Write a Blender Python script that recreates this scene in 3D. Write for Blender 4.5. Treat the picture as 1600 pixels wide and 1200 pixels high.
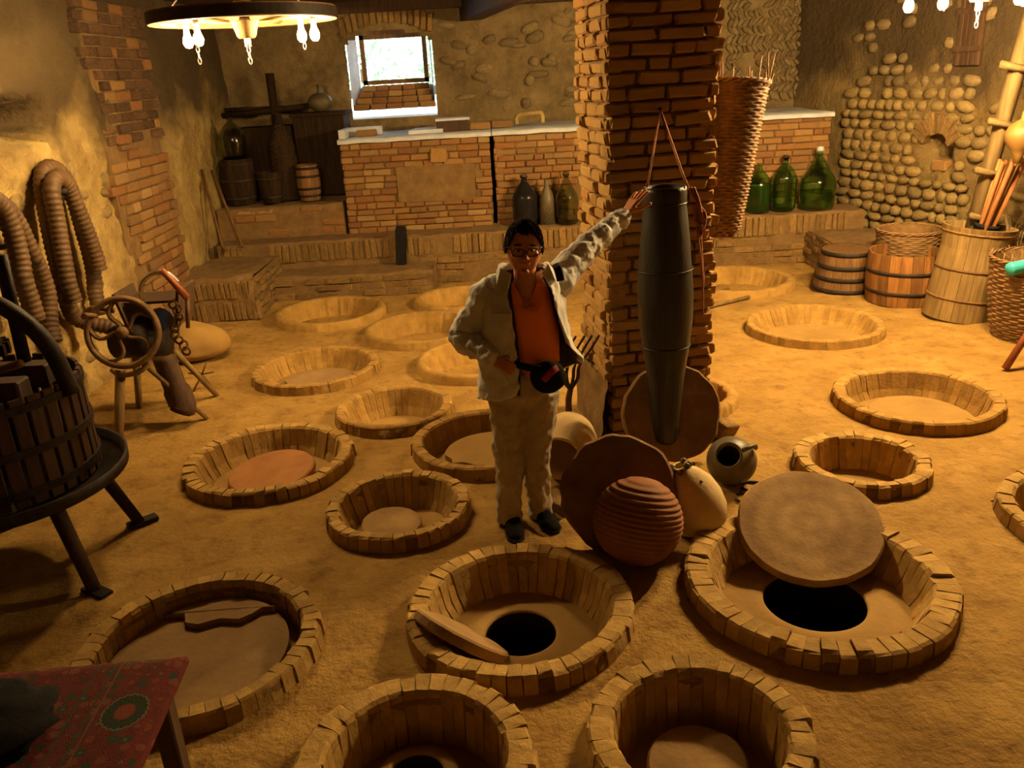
import bpy, math, random
from math import sin, cos, pi, radians as R, sqrt, atan2, hypot
from mathutils import Vector as V, Matrix, noise
random.seed(7)
S = bpy.context.scene
COL = S.collection
for o in list(bpy.data.objects): bpy.data.objects.remove(o)

# ------------------------------------------------------------------ camera, world, exposure
cam = bpy.data.cameras.new('camera'); cam_o = bpy.data.objects.new('camera', cam); COL.objects.link(cam_o)
cam.sensor_fit = 'HORIZONTAL'; cam.sensor_width = 36; cam.lens = 36 * 1311.3 / 1600
cam.clip_start = .05; cam.clip_end = 200
PITCH, ROLL = R(20.38), R(3.283)
CAM = Matrix.Rotation(R(90) - PITCH, 4, 'X') @ Matrix.Rotation(-ROLL, 4, 'Z')
CAM.translation = (0, 0, 2.4); cam_o.matrix_world = CAM
S.camera = cam_o
S.view_settings.view_transform = 'Standard'; S.view_settings.look = 'None'
S.view_settings.gamma = 1; S.view_settings.use_curve_mapping = False
S.view_settings.exposure = 1.72
BULB = 430.0                      # emission of the bulbs
BULB_COL = (1, .68, .29)
SKY = 2.8
w = bpy.data.worlds.new('world'); S.world = w; w.use_nodes = True
bg = w.node_tree.nodes['Background']; bg.inputs[0].default_value = (.74, .88, 1, 1); bg.inputs[1].default_value = SKY
pl = bpy.data.lights.new('window_portal', 'AREA'); pl.shape = 'RECTANGLE'; pl.size = 1.0; pl.size_y = .8
pl.cycles.is_portal = True
plo = bpy.data.objects.new('window_portal', pl); COL.objects.link(plo)
plo.location = (-1.38, 12.62, 2.62); plo.rotation_euler = (R(-90), 0, 0)

# ------------------------------------------------------------------ materials
def lin(c):
    return tuple(((x / 255) / 12.92 if x / 255 <= .04045 else ((x / 255 + .055) / 1.055) ** 2.4) for x in c) + (1,)
MATS = {}
def M(name, c1, c2, scale=8, rough=.85, bump=.25, bscale=45, rand=0.0, metal=0.0, palette=None, spec=.3, dist=.01, stretch=None, extra=None):
    m = bpy.data.materials.new(name); m.use_nodes = True; nt = m.node_tree; N = nt.nodes; L = nt.links
    b = N['Principled BSDF']; b.inputs['Roughness'].default_value = rough; b.inputs['Metallic'].default_value = metal
    b.inputs['Specular IOR Level'].default_value = spec
    tc = N.new('ShaderNodeTexCoord'); vec = tc.outputs['Object']
    if stretch:
        mp = N.new('ShaderNodeMapping'); mp.inputs['Scale'].default_value = stretch; L.new(vec, mp.inputs[0]); vec = mp.outputs[0]
    oi = N.new('ShaderNodeObjectInfo')
    va = N.new('ShaderNodeVectorMath'); va.operation = 'ADD'
    sc = N.new('ShaderNodeMath'); sc.operation = 'MULTIPLY'; sc.inputs[1].default_value = 31.0
    L.new(oi.outputs['Random'], sc.inputs[0]); L.new(vec, va.inputs[0]); L.new(sc.outputs[0], va.inputs[1]); vec = va.outputs[0]
    n1 = N.new('ShaderNodeTexNoise'); n1.inputs['Scale'].default_value = scale; n1.inputs['Detail'].default_value = 6; n1.inputs['Roughness'].default_value = .62
    L.new(vec, n1.inputs['Vector'])
    r = N.new('ShaderNodeValToRGB'); r.color_ramp.elements[0].position = .33; r.color_ramp.elements[1].position = .68
    r.color_ramp.elements[0].color = c1; r.color_ramp.elements[1].color = c2
    L.new(n1.outputs['Fac'], r.inputs[0]); out = r.outputs[0]
    if palette:
        p = N.new('ShaderNodeValToRGB'); e = p.color_ramp.elements
        while len(e) < len(palette): e.new(.5)
        for i, c in enumerate(palette): e[i].position = i / (len(palette) - 1); e[i].color = c
        L.new(oi.outputs['Random'], p.inputs[0])
        mx = N.new('ShaderNodeMix'); mx.data_type = 'RGBA'; mx.blend_type = 'MIX'; mx.inputs[0].default_value = .72
        L.new(out, mx.inputs['A']); L.new(p.outputs[0], mx.inputs['B']); out = mx.outputs['Result']
    if rand:
        mr = N.new('ShaderNodeMapRange'); mr.inputs['To Min'].default_value = 1 - rand; mr.inputs['To Max'].default_value = 1 + rand
        L.new(oi.outputs['Random'], mr.inputs[0])
        vm = N.new('ShaderNodeVectorMath'); vm.operation = 'SCALE'; L.new(out, vm.inputs[0]); L.new(mr.outputs[0], vm.inputs['Scale']); out = vm.outputs[0]
    if extra: out = extra(nt, tc, out)
    L.new(out, b.inputs['Base Color'])
    if bump:
        n2 = N.new('ShaderNodeTexNoise'); n2.inputs['Scale'].default_value = bscale; n2.inputs['Detail'].default_value = 5; n2.inputs['Roughness'].default_value = .6
        L.new(vec, n2.inputs['Vector'])
        bp = N.new('ShaderNodeBump'); bp.inputs['Strength'].default_value = bump; bp.inputs['Distance'].default_value = dist
        L.new(n2.outputs['Fac'], bp.inputs['Height']); L.new(bp.outputs[0], b.inputs['Normal'])
    MATS[name] = m
    return m
def col(r, g, b): return (r, g, b, 1)

def blotches(scale, dark, lo=.45, hi=.62, amt=.6):
    def f(nt, tc, out):
        N = nt.nodes; L = nt.links
        n = N.new('ShaderNodeTexNoise'); n.inputs['Scale'].default_value = scale; n.inputs['Detail'].default_value = 8; n.inputs['Roughness'].default_value = .7
        L.new(tc.outputs['Object'], n.inputs['Vector'])
        r = N.new('ShaderNodeMapRange'); r.inputs[1].default_value = lo; r.inputs[2].default_value = hi; r.inputs[3].default_value = 0; r.inputs[4].default_value = amt
        L.new(n.outputs['Fac'], r.inputs[0])
        mx = N.new('ShaderNodeMix'); mx.data_type = 'RGBA'; mx.inputs['B'].default_value = dark
        L.new(r.outputs[0], mx.inputs[0]); L.new(out, mx.inputs['A']); return mx.outputs['Result']
    return f
def darken_up(nt, tc, out):  # dark blotches, plus a noisy tone that darkens towards the top
    out = blotches(2.3, col(.15, .08, .026), .46, .68, .8)(nt, tc, out)
    N = nt.nodes; L = nt.links; sp = N.new('ShaderNodeSeparateXYZ'); L.new(tc.outputs['Object'], sp.inputs[0])
    n = N.new('ShaderNodeTexNoise'); n.inputs['Scale'].default_value = 1.4; n.inputs['Detail'].default_value = 6; L.new(tc.outputs['Object'], n.inputs['Vector'])
    a = N.new('ShaderNodeMath'); a.operation = 'MULTIPLY_ADD'; a.inputs[1].default_value = 2.4; L.new(n.outputs['Fac'], a.inputs[0]); L.new(sp.outputs[2], a.inputs[2])
    r = N.new('ShaderNodeMapRange'); r.inputs[1].default_value = 2.9; r.inputs[2].default_value = 3.6; r.inputs[3].default_value = 0; r.inputs[4].default_value = .90; L.new(a.outputs[0], r.inputs[0])
    mx = N.new('ShaderNodeMix'); mx.data_type = 'RGBA'; mx.inputs['B'].default_value = col(.048, .030, .013); L.new(r.outputs[0], mx.inputs[0]); L.new(out, mx.inputs['A']); return mx.outputs['Result']
earth = M('earth', col(.27, .147, .030), col(.41, .243, .060), 3.2, .95, .7, 26, dist=.025, extra=blotches(7, col(.15, .07, .014), .50, .70, .75))
clayrim2 = M('plastered_pit_brick', col(.27, .15, .033), col(.43, .25, .062), 7, .92, .6, 38, rand=.10, dist=.012)
clayrim = M('pit_brick_clay', col(.32, .185, .048), col(.52, .325, .095), 7, .92, .6, 38, rand=.14, dist=.012)
pitlin = M('pit_mortar', col(.17, .09, .022), col(.32, .18, .045), 6, .95, .7, 30, dist=.015)
pitfl = M('pit_floor_clay', col(.27, .155, .042), col(.38, .225, .062), 3, .9, .4, 30)
clay = M('fired_clay', col(.40, .23, .085), col(.52, .32, .13), 5, .85, .35, 30, rand=.08, extra=blotches(6, col(.25, .13, .05), .5, .7, .5))
terra = M('terracotta', col(.36, .15, .045), col(.46, .21, .07), 5, .85, .3, 30)
redclay = M('red_ribbed_clay', col(.19, .068, .024), col(.28, .11, .038), 6, .8, .3, 40)
palejug = M('pale_clay', col(.50, .34, .15), col(.62, .45, .22), 5, .8, .3, 40)
darkjug = M('dark_glazed_clay', col(.07, .055, .03), col(.13, .10, .05), 6, .45, .2, 40)
slabst = M('worn_stone_disc', col(.13, .062, .022), col(.24, .13, .05), 5, .9, .5, 25, extra=blotches(4, col(.12, .065, .03), .5, .7, .6))
lidm = M('clay_lid', col(.25, .145, .055), col(.36, .22, .085), 4, .9, .4, 30, extra=blotches(3.5, col(.22, .12, .045), .48, .72, .7))
PAL = [col(.15, .065, .024), col(.27, .115, .03), col(.23, .13, .042), col(.34, .19, .055), col(.15, .088, .034), col(.40, .26, .09), col(.24, .11, .028), col(.20, .115, .035)]
brickm = M('old_red_brick', col(.26, .11, .045), col(.45, .23, .09), 4, .9, .6, 22, palette=PAL, dist=.02)
PAL2 = [col(.33, .155, .042), col(.47, .275, .075), col(.30, .145, .042), col(.52, .32, .10), col(.42, .22, .055), col(.47, .20, .045)]
pillarm = M('pillar_brick', col(.38, .20, .07), col(.56, .34, .12), 4, .9, .7, 20, palette=PAL2, dist=.02)
agedw = M('aged_pale_wood', col(.10, .062, .020), col(.17, .108, .038), 5, .8, .35, 30, rand=.12, stretch=(6, 6, .6))
soldm = M('ledge_brick', col(.165, .093, .029), col(.30, .178, .057), 4, .92, .6, 24, rand=.22, dist=.02)
mortar = M('lime_mortar', col(.145, .082, .029), col(.23, .136, .051), 8, .95, .6, 30, dist=.015)
darkmortar = M('sooty_mortar', col(.13, .07, .03), col(.22, .13, .055), 8, .95, .6, 30)
plaster = M('rough_plaster', col(.27, .175, .055), col(.46, .325, .115), 2.2, .95, .9, 14, dist=.04, extra=darken_up)
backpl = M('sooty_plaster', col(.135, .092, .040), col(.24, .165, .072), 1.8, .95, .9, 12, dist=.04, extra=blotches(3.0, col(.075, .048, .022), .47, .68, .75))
stonem = M('river_cobble', col(.17, .115, .042), col(.28, .19, .072), 5, .85, .4, 20, rand=.22)
darkst = M('dark_cobble', col(.125, .085, .038), col(.21, .145, .064), 5, .85, .4, 20, rand=.25)
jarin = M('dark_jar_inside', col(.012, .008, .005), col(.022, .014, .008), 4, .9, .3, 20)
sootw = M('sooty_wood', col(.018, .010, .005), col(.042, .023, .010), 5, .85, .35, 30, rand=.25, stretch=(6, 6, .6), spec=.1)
nichem = M('sooty_niche', col(.055, .036, .02), col(.10, .065, .035), 4, .95, .5, 20)
white = M('pale_limewash', col(.42, .43, .46), col(.58, .59, .62), 5, .8, .3, 30)
woodl = M('pale_wood', col(.165, .10, .032), col(.265, .17, .060), 5, .75, .35, 30, rand=.12, stretch=(6, 6, .6))
woodo = M('orange_wood', col(.15, .06, .014), col(.28, .125, .03), 5, .7, .35, 30, rand=.30, stretch=(6, 6, .6))
woodb = M('brown_wood', col(.115, .055, .018), col(.22, .112, .036), 5, .7, .35, 30, rand=.25, stretch=(6, 6, .6))
woodd = M('dark_wood', col(.045, .022, .010), col(.09, .045, .02), 5, .75, .35, 30, rand=.25, stretch=(6, 6, .6))
woodr = M('red_wood', col(.20, .05, .014), col(.29, .085, .022), 5, .5, .25, 30, rand=.2, stretch=(6, 6, .6))
iron = M('dark_iron', col(.022, .017, .014), col(.05, .036, .028), 9, .55, .3, 40, metal=.2, spec=.1)
rust = M('rusty_iron', col(.11, .055, .022), col(.18, .10, .04), 12, .7, .5, 60, metal=.3)
steel = M('bright_steel', col(.5, .45, .38), col(.6, .55, .48), 9, .3, .1, 40, metal=1)
hosem = M('brown_rubber', col(.070, .036, .014), col(.115, .062, .025), 8, .6, .2, 40)
wick = M('willow_weave', col(.14, .075, .026), col(.29, .16, .058), 12, .8, .4, 60, rand=.15)
wickp = M('pale_willow_weave', col(.42, .28, .11), col(.58, .40, .17), 12, .75, .4, 60)
ropem = M('red_brown_rope', col(.26, .09, .04), col(.38, .15, .07), 30, .9, .5, 120)
hide = M('grey_tarred_wood', col(.013, .0115, .009), col(.032, .028, .022), 3, .42, .35, 18, stretch=(3, 3, .5))
bone = M('bundle_stalks', col(.22, .075, .018), col(.33, .135, .036), 5, .6, .2, 30, rand=.3, stretch=(6, 6, .6))
twigm = M('dry_twigs', col(.10, .065, .03), col(.2, .13, .06), 9, .8, .2, 30, rand=.3)
gourdm = M('dried_gourd', col(.17, .085, .022), col(.24, .125, .034), 4, .45, .15, 20)
cyan = M('turquoise_plastic', col(.04, .40, .44), col(.05, .46, .50), 4, .4, 0)
jacketm = M('grey_beige_cloth', col(.54, .53, .50), col(.62, .61, .58), 12, .75, .25, 90)
redclay_ = None
liningm = M('dark_jacket_lining', col(.035, .03, .026), col(.05, .042, .036), 12, .8, .1, 60)
trousm = M('beige_trouser_cloth', col(.40, .33, .235), col(.47, .39, .285), 12, .85, .25, 90)
teem = M('orange_knit', col(.93, .25, .030), col(.96, .27, .036), 20, .85, .1, 160)
skin = M('skin', col(.50, .20, .085), col(.56, .235, .105), 16, .5, .06, 120, spec=.4)
hairm = M('dark_hair', col(.012, .006, .004), col(.022, .010, .007), 30, .95, .5, 120, stretch=(3, 3, 1), spec=.06)
blackc = M('black_nylon', col(.010, .009, .009), col(.018, .016, .015), 20, .9, .2, 80, spec=.05)
redc = M('red_nylon', col(.24, .012, .022), col(.28, .016, .028), 20, .7, .1, 80)
blackg = M('black_frame', col(.01, .01, .01), col(.014, .013, .012), 20, .35, 0)
eyew = M('eye_white', col(.55, .5, .45), col(.6, .55, .5), 20, .3, 0)
leafm = M('leaf', col(.30, .46, .20), col(.48, .62, .36), 6, .6, 0, rand=.3)
grass_out = M('outside_gravel', col(.40, .42, .40), col(.55, .56, .54), 3, .9, 0)
def glass(name, c, rough=.04):
    m = bpy.data.materials.new(name); m.use_nodes = True; b = m.node_tree.nodes['Principled BSDF']
    N = m.node_tree.nodes; n = N.new('ShaderNodeTexNoise'); n.inputs['Scale'].default_value = 6
    r = N.new('ShaderNodeMapRange'); r.inputs[3].default_value = rough * .6; r.inputs[4].default_value = rough * 2.2
    m.node_tree.links.new(n.outputs['Fac'], r.inputs[0]); m.node_tree.links.new(r.outputs[0], b.inputs['Roughness'])
    b.inputs['Base Color'].default_value = c; b.inputs['Transmission Weight'].default_value = 1; b.inputs['IOR'].default_value = 1.46
    return m
greeng = glass('green_glass', col(.50, .80, .42))
clearg = glass('grey_green_glass', col(.62, .68, .50))
paneg = glass('window_glass', col(.95, 1, 1), .01); 
lensg = glass('spectacle_glass', col(.9, .9, .9), .01); lensg.node_tree.nodes['Principled BSDF'].inputs['IOR'].default_value = 1.02
blackgl = M('black_glass', col(.010, .009, .010), col(.014, .012, .012), 5, .10, 0, spec=.22)
winem = M('dark_green_wine', col(.03, .055, .02), col(.04, .075, .028), 5, .2, 0)
def emit(name, c, s):
    m = bpy.data.materials.new(name); m.use_nodes = True; b = m.node_tree.nodes['Principled BSDF']
    b.inputs['Base Color'].default_value = (1, .9, .7, 1); b.inputs['Emission Color'].default_value = c + (1,); b.inputs['Emission Strength'].default_value = s
    return m
bulbm = emit('lit_bulb', BULB_COL, BULB); bulbr = emit('bright_lit_bulb', BULB_COL, BULB * 3.3)

# carpet (printed pattern)
def carpet_extra(nt, tc, out):
    N = nt.nodes; L = nt.links
    sep = N.new('ShaderNodeSeparateXYZ'); L.new(tc.outputs['Object'], sep.inputs[0])
    def mth(op, a, b=None, c=None):
        m = N.new('ShaderNodeMath'); m.operation = op
        for i, v in enumerate((a, b, c)):
            if v is None: continue
            if isinstance(v, (int, float)): m.inputs[i].default_value = v
            else: L.new(v, m.inputs[i])
        return m.outputs[0]
    def mix(f, a, bcol):
        m = N.new('ShaderNodeMix'); m.data_type = 'RGBA'; L.new(f, m.inputs[0]); L.new(a, m.inputs['A']); m.inputs['B'].default_value = bcol; return m.outputs['Result']
    x, y = sep.outputs[0], sep.outputs[1]
    vo = N.new('ShaderNodeTexVoronoi'); vo.inputs['Scale'].default_value = 26; vo.inputs['Randomness'].default_value = .55; L.new(tc.outputs['Object'], vo.inputs['Vector'])
    sepc = N.new('ShaderNodeSeparateColor'); L.new(vo.outputs['Color'], sepc.inputs[0])
    flower = mth('LESS_THAN', vo.outputs['Distance'], .42)
    g = mth('MULTIPLY', flower, mth('LESS_THAN', sepc.outputs[0], .45)); out = mix(g, out, col(.020, .040, .018))
    k = mth('MULTIPLY', flower, mth('GREATER_THAN', sepc.outputs[1], .68)); out = mix(k, out, col(.15, .035, .013))
    k = mth('MULTIPLY', mth('LESS_THAN', vo.outputs['Distance'], .16), mth('GREATER_THAN', sepc.outputs[2], .6)); out = mix(k, out, col(.09, .07, .03))
    # border stripes along the right hand edge (object x from the edge at 0 going negative)
    for a, b, c in ((-.185, -.178, col(.025, .05, .02)), (-.165, -.160, col(.10, .07, .028)), (-.012, 0, col(.12, .012, .012)), (-.235, -.229, col(.03, .05, .02))):
        f = mth('MULTIPLY', mth('GREATER_THAN', x, a), mth('LESS_THAN', x, b)); out = mix(f, out, c)
    # medallions in the border, one every 0.30 m
    fy = mth('SUBTRACT', mth('MODULO', mth('ADD', mth('MULTIPLY', y, -1), .225), .30), .15)
    fx = mth('ADD', x, .078)
    d = mth('SQRT', mth('ADD', mth('MULTIPLY', fx, fx), mth('MULTIPLY', mth('MULTIPLY', fy, fy), .75)))
    an = mth('ARCTAN2', fy, fx); dd = mth('ADD', d, mth('MULTIPLY', mth('SINE', mth('MULTIPLY', an, 22)), .0022))
    for rad, c in ((.064, col(.13, .11, .055)), (.060, col(.018, .026, .010)), (.028, col(.17, .032, .012))):
        out = mix(mth('LESS_THAN', dd, rad), out, c)
    return out
carpm = M('red_carpet', col(.075, .008, .007), col(.125, .018, .010), 30, .95, .5, 200, extra=carpet_extra)

# ------------------------------------------------------------------ mesh helpers
class MB:
    def __init__(s): s.v = []; s.f = []; s.sm = []
    def add(s, vs, fs, smooth=True):
        n = len(s.v); s.v += [tuple(p) for p in vs]; s.f += [tuple(i + n for i in f) for f in fs]; s.sm += [smooth] * len(fs); return s
    def box(s, c, d, rot=None, jit=0, bev=0):
        c = V(c); m = rot or Matrix.Identity(3); m = m.to_3x3(); hx, hy, hz = d[0] / 2, d[1] / 2, d[2] / 2
        if bev:
            vs, fs = bevbox(bev / hx, bev / hy, bev / hz, jit); vs = [c + m @ V((p[0] * hx * 2, p[1] * hy * 2, p[2] * hz * 2)) for p in vs]
            return s.add(vs, fs, False)
        vs = [c + m @ V((x * hx, y * hy, z * hz)) + V((random.uniform(-jit, jit) for _ in range(3))) for x in (-1, 1) for y in (-1, 1) for z in (-1, 1)]
        return s.add(vs, [(0, 1, 3, 2), (4, 6, 7, 5), (0, 4, 5, 1), (2, 3, 7, 6), (0, 2, 6, 4), (1, 5, 7, 3)], False)
    def tube(s, path, r, n=8, closed=False, caps=True, flat=None, up=None):
        P = [V(p) for p in path]; k = len(P); rr = r if isinstance(r, (list, tuple)) else [r] * k
        T = []
        for i in range(k):
            a = P[(i - 1) % k] if (closed or i) else P[0]; b = P[(i + 1) % k] if (closed or i < k - 1) else P[-1]
            T.append((b - a).normalized())
        u = V(up) if up else (V((0, 0, 1)) if abs(T[0].z) < .9 else V((1, 0, 0)))
        u = (u - T[0] * u.dot(T[0])).normalized(); vs = []
        for i in range(k):
            u = (u - T[i] * u.dot(T[i])).normalized(); b = T[i].cross(u)
            for j in range(n):
                a = 2 * pi * j / n; fl = flat[i] if isinstance(flat, (list, tuple)) else (flat or 1)
                vs.append(P[i] + rr[i] * (cos(a) * u * fl + sin(a) * b))
        fs = []
        for i in range(k if closed else k - 1):
            i2 = (i + 1) % k
            for j in range(n): fs.append((i * n + j, i * n + (j + 1) % n, i2 * n + (j + 1) % n, i2 * n + j))
        if caps and not closed: fs += [tuple(range(n - 1, -1, -1)), tuple((k - 1) * n + j for j in range(n))]
        return s.add(vs, fs)
    def lathe(s, prof, n=32, m=None, jit=0, fn=None, smooth=True):
        m = m or Matrix.Identity(4); vs = []; k = len(prof)
        for i, (r, z) in enumerate(prof):
            for j in range(n):
                a = 2 * pi * j / n; q = r + (random.uniform(-jit, jit) if jit else 0) + (fn(a, i, r, z) if fn else 0)
                vs.append(m @ V((q * cos(a), q * sin(a), z)))
        fs = [(i * n + j, i * n + (j + 1) % n, (i + 1) * n + (j + 1) % n, (i + 1) * n + j) for i in range(k - 1) for j in range(n)]
        return s.add(vs, fs, smooth)
    def disc(s, r0, z0, z1, n=40, m=None, jit=0, rough=0, bev=.008):
        m = m or Matrix.Identity(4); p0 = random.uniform(0, 99); rs = [r0 + 1.6 * jit * noise.fractal(V((cos(2 * pi * j / n) * 2.5, sin(2 * pi * j / n) * 2.5, p0)), 1, 2, 3) for j in range(n)]; vs = []
        rings = [(0.02, z1)] + [(i / 7, z1) for i in range(1, 7)] + [(1 - bev / r0, z1), (1, z1 - bev), (1, z0 + bev), (1 - bev / r0, z0), (.5, z0), (.02, z0)]; ph = random.uniform(0, 99)
        for q, z in rings:
            for j in range(n):
                a = 2 * pi * j / n; vs.append(m @ V((rs[j] * q * cos(a), rs[j] * q * sin(a), z + rough * noise.fractal(V((q * cos(a) * 2.2, q * sin(a) * 2.2, ph)), 1, 2, 3))))
        fs = [(i * n + (j + 1) % n, i * n + j, (i + 1) * n + j, (i + 1) * n + (j + 1) % n) for i in range(len(rings) - 1) for j in range(n)]
        fs += [tuple(range(n)), tuple((len(rings) - 1) * n + j for j in range(n - 1, -1, -1))]
        return s.add(vs, fs, False)
    def ell(s, c, r, n=16, k=10, m=None, fn=None):
        c = V(c); vs = []; m = m.to_3x3() if m else Matrix.Identity(3)
        for i in range(k + 1):
            t = pi * i / k
            for j in range(n):
                a = 2 * pi * j / n; d = V((sin(t) * cos(a), sin(t) * sin(a), cos(t)))
                p = V((d.x * r[0], d.y * r[1], d.z * r[2]))
                if fn: p = fn(p, d)
                vs.append(c + m @ p)
        fs = [(i * n + j, (i + 1) * n + j, (i + 1) * n + (j + 1) % n, i * n + (j + 1) % n) for i in range(k) for j in range(n)]
        return s.add(vs, fs)
    def prism(s, pts, z0, z1, m=None):
        m = m or Matrix.Identity(4); n = len(pts)
        vs = [m @ V((p[0], p[1], z0)) for p in pts] + [m @ V((p[0], p[1], z1)) for p in pts]
        fs = [tuple(range(n - 1, -1, -1)), tuple(range(n, 2 * n))] + [(i, (i + 1) % n, n + (i + 1) % n, n + i) for i in range(n)]
        return s.add(vs, fs, False)
    def mesh(s, name, mat):
        me = bpy.data.meshes.new(name); me.from_pydata(s.v, [], s.f); me.polygons.foreach_set('use_smooth', s.sm)
        me.materials.append(mat); me.update(); return me
    def build(s, name, mat, parent=None, loc=None, kind=None):
        return place(s.mesh(name, mat), name, parent, loc, kind)
def place(me, name, parent=None, loc=None, kind=None, mtx=None):
    o = bpy.data.objects.new(name, me); COL.objects.link(o)
    if parent: o.parent = parent
    if mtx is not None: o.matrix_local = mtx
    elif loc is not None: o.location = loc
    if kind: o['kind'] = kind
    return o
def thing(name, label, cat, loc=(0, 0, 0), rot=None, group=None):
    o = bpy.data.objects.new(name, None); COL.objects.link(o); o.empty_display_size = .1
    o.location = loc
    if rot is not None: o.rotation_euler = rot if not isinstance(rot, (int, float)) else (0, 0, rot)
    o['label'] = label; o['category'] = cat
    if group: o['group'] = group
    return o
def tag(o, label, cat, group=None):
    o['label'] = label; o['category'] = cat
    if group: o['group'] = group
    return o
def struct(mb, name, mat, parent=None): return mb.build(name, mat, parent, None, 'structure')
def bake(o):
    dg = bpy.context.evaluated_depsgraph_get(); me = bpy.data.meshes.new_from_object(o.evaluated_get(dg))
    old = o.data; o.modifiers.clear(); o.data = me; me.name = o.name; bpy.data.meshes.remove(old)
    return o
def remesh(o, vox, smooth=3, sub=0, disp=None):
    m = o.modifiers.new('r', 'REMESH'); m.mode = 'VOXEL'; m.voxel_size = vox; m.use_smooth_shade = True
    if smooth: k = o.modifiers.new('s', 'SMOOTH'); k.iterations = smooth; k.factor = .5
    if disp: displace(o, *disp)
    return bake(o)
def displace(o, strength, size, depth=2, typ='CLOUDS'):
    t = bpy.data.textures.new('folds', typ); t.noise_scale = size
    if typ == 'CLOUDS': t.noise_depth = depth
    d = o.modifiers.new('d', 'DISPLACE'); d.texture = t; d.strength = strength; d.mid_level = .5; d.texture_coords = 'LOCAL'
def ROT(x=0, y=0, z=0): return Matrix.Rotation(R(z), 4, 'Z') @ Matrix.Rotation(R(y), 4, 'Y') @ Matrix.Rotation(R(x), 4, 'X')
def TR(*p): return Matrix.Translation(V(p))
def SC(x, y, z): return Matrix.Diagonal((x, y, z, 1))
def frame(zdir, xhint=(1, 0, 0)):
    z = V(zdir).normalized(); x = V(xhint); x = (x - z * x.dot(z)).normalized(); y = z.cross(x)
    return Matrix((x, y, z)).transposed().to_4x4()
def crom(pts, k=8, closed=False):
    P = [V(p) for p in pts]; n = len(P); out = []
    for i in range(n if closed else n - 1):
        a, b, c, d = (P[(i - 1) % n] if closed or i else P[0] * 2 - P[1]), P[i], P[(i + 1) % n], (P[(i + 2) % n] if closed or i < n - 2 else P[-1] * 2 - P[-2])
        for j in range(k):
            t = j / k; out.append(.5 * ((2 * b) + (c - a) * t + (2 * a - 5 * b + 4 * c - d) * t * t + (3 * b - a - 3 * c + d) * t ** 3))
    if not closed: out.append(P[-1])
    return out
def bevbox(bx, by, bz, jit=0):
    "unit box, chamfered edges: 24 verts, 26 faces"
    vs = []; idx = {}
    b = (min(bx, .9) * .5, min(by, .9) * .5, min(bz, .9) * .5)
    for sx in (-1, 1):
        for sy in (-1, 1):
            for sz in (-1, 1):
                for ax in range(3):
                    p = [sx * .5, sy * .5, sz * .5]
                    for k in range(3):
                        if k != ax: p[k] -= (sx, sy, sz)[k] * b[k]
                    idx[(sx, sy, sz, ax)] = len(vs); vs.append([q + random.uniform(-jit, jit) for q in p])
    fs = []
    for ax in range(3):
        o1, o2 = [k for k in range(3) if k != ax]
        for sg in (-1, 1):
            ring = []
            for q1, q2 in ((-1, -1), (1, -1), (1, 1), (-1, 1)):
                sgn = [0, 0, 0]; sgn[ax] = sg; sgn[o1] = q1; sgn[o2] = q2; ring.append(idx[(*sgn, ax)])
            flip = (sg == -1) ^ (ax == 1)
            fs.append(tuple(reversed(ring)) if flip else tuple(ring))
    for ax in range(3):           # edges running along ax
        o1, o2 = [k for k in range(3) if k != ax]
        for q1 in (-1, 1):
            for q2 in (-1, 1):
                e = []
                for sg in (-1, 1):
                    sgn = [0, 0, 0]; sgn[ax] = sg; sgn[o1] = q1; sgn[o2] = q2; e.append((idx[(*sgn, o1)], idx[(*sgn, o2)]))
                fs.append((e[0][0], e[0][1], e[1][1], e[1][0]))
    for sx in (-1, 1):
        for sy in (-1, 1):
            for sz in (-1, 1): fs.append(tuple(idx[(sx, sy, sz, a)] for a in range(3)))
    return vs, fs
def brick_meshes(mat, n=6, jit=.035, b=(.10, .16, .26)):
    out = []
    for i in range(n):
        vs, fs = bevbox(*b, jit); out.append(MB().add(vs, fs, False).mesh('brick', mat))
    return out
def blob_meshes(name, mat, n=5, p=2.6):
    out = []
    for i in range(n):
        ph = random.uniform(0, 6)
        def fn(q, d):
            k = (abs(d.x) ** p + abs(d.y) ** p + abs(d.z) ** p) ** (-1 / p); return V(d) * k * .5 * (1 + .13 * noise.noise(d * 1.7 + V((ph, i, 0))))
        out.append(MB().ell((0, 0, 0), (1, 1, 1), 7, 4, None, fn).mesh(name, mat))
    return out
darkbr = M('dark_brick', col(.075, .038, .018), col(.15, .08, .035), 4, .9, .6, 22, rand=.3, dist=.02)
DARKB = brick_meshes(darkbr); BR = brick_meshes(brickm); PB = brick_meshes(pillarm, 6, .05, (.12, .2, .3)); SB = brick_meshes(soldm, 5, .05, (.25, .15, .1))
COB = blob_meshes('stone', stonem); DCOB = blob_meshes('stone', darkst)
NB = [0]
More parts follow.
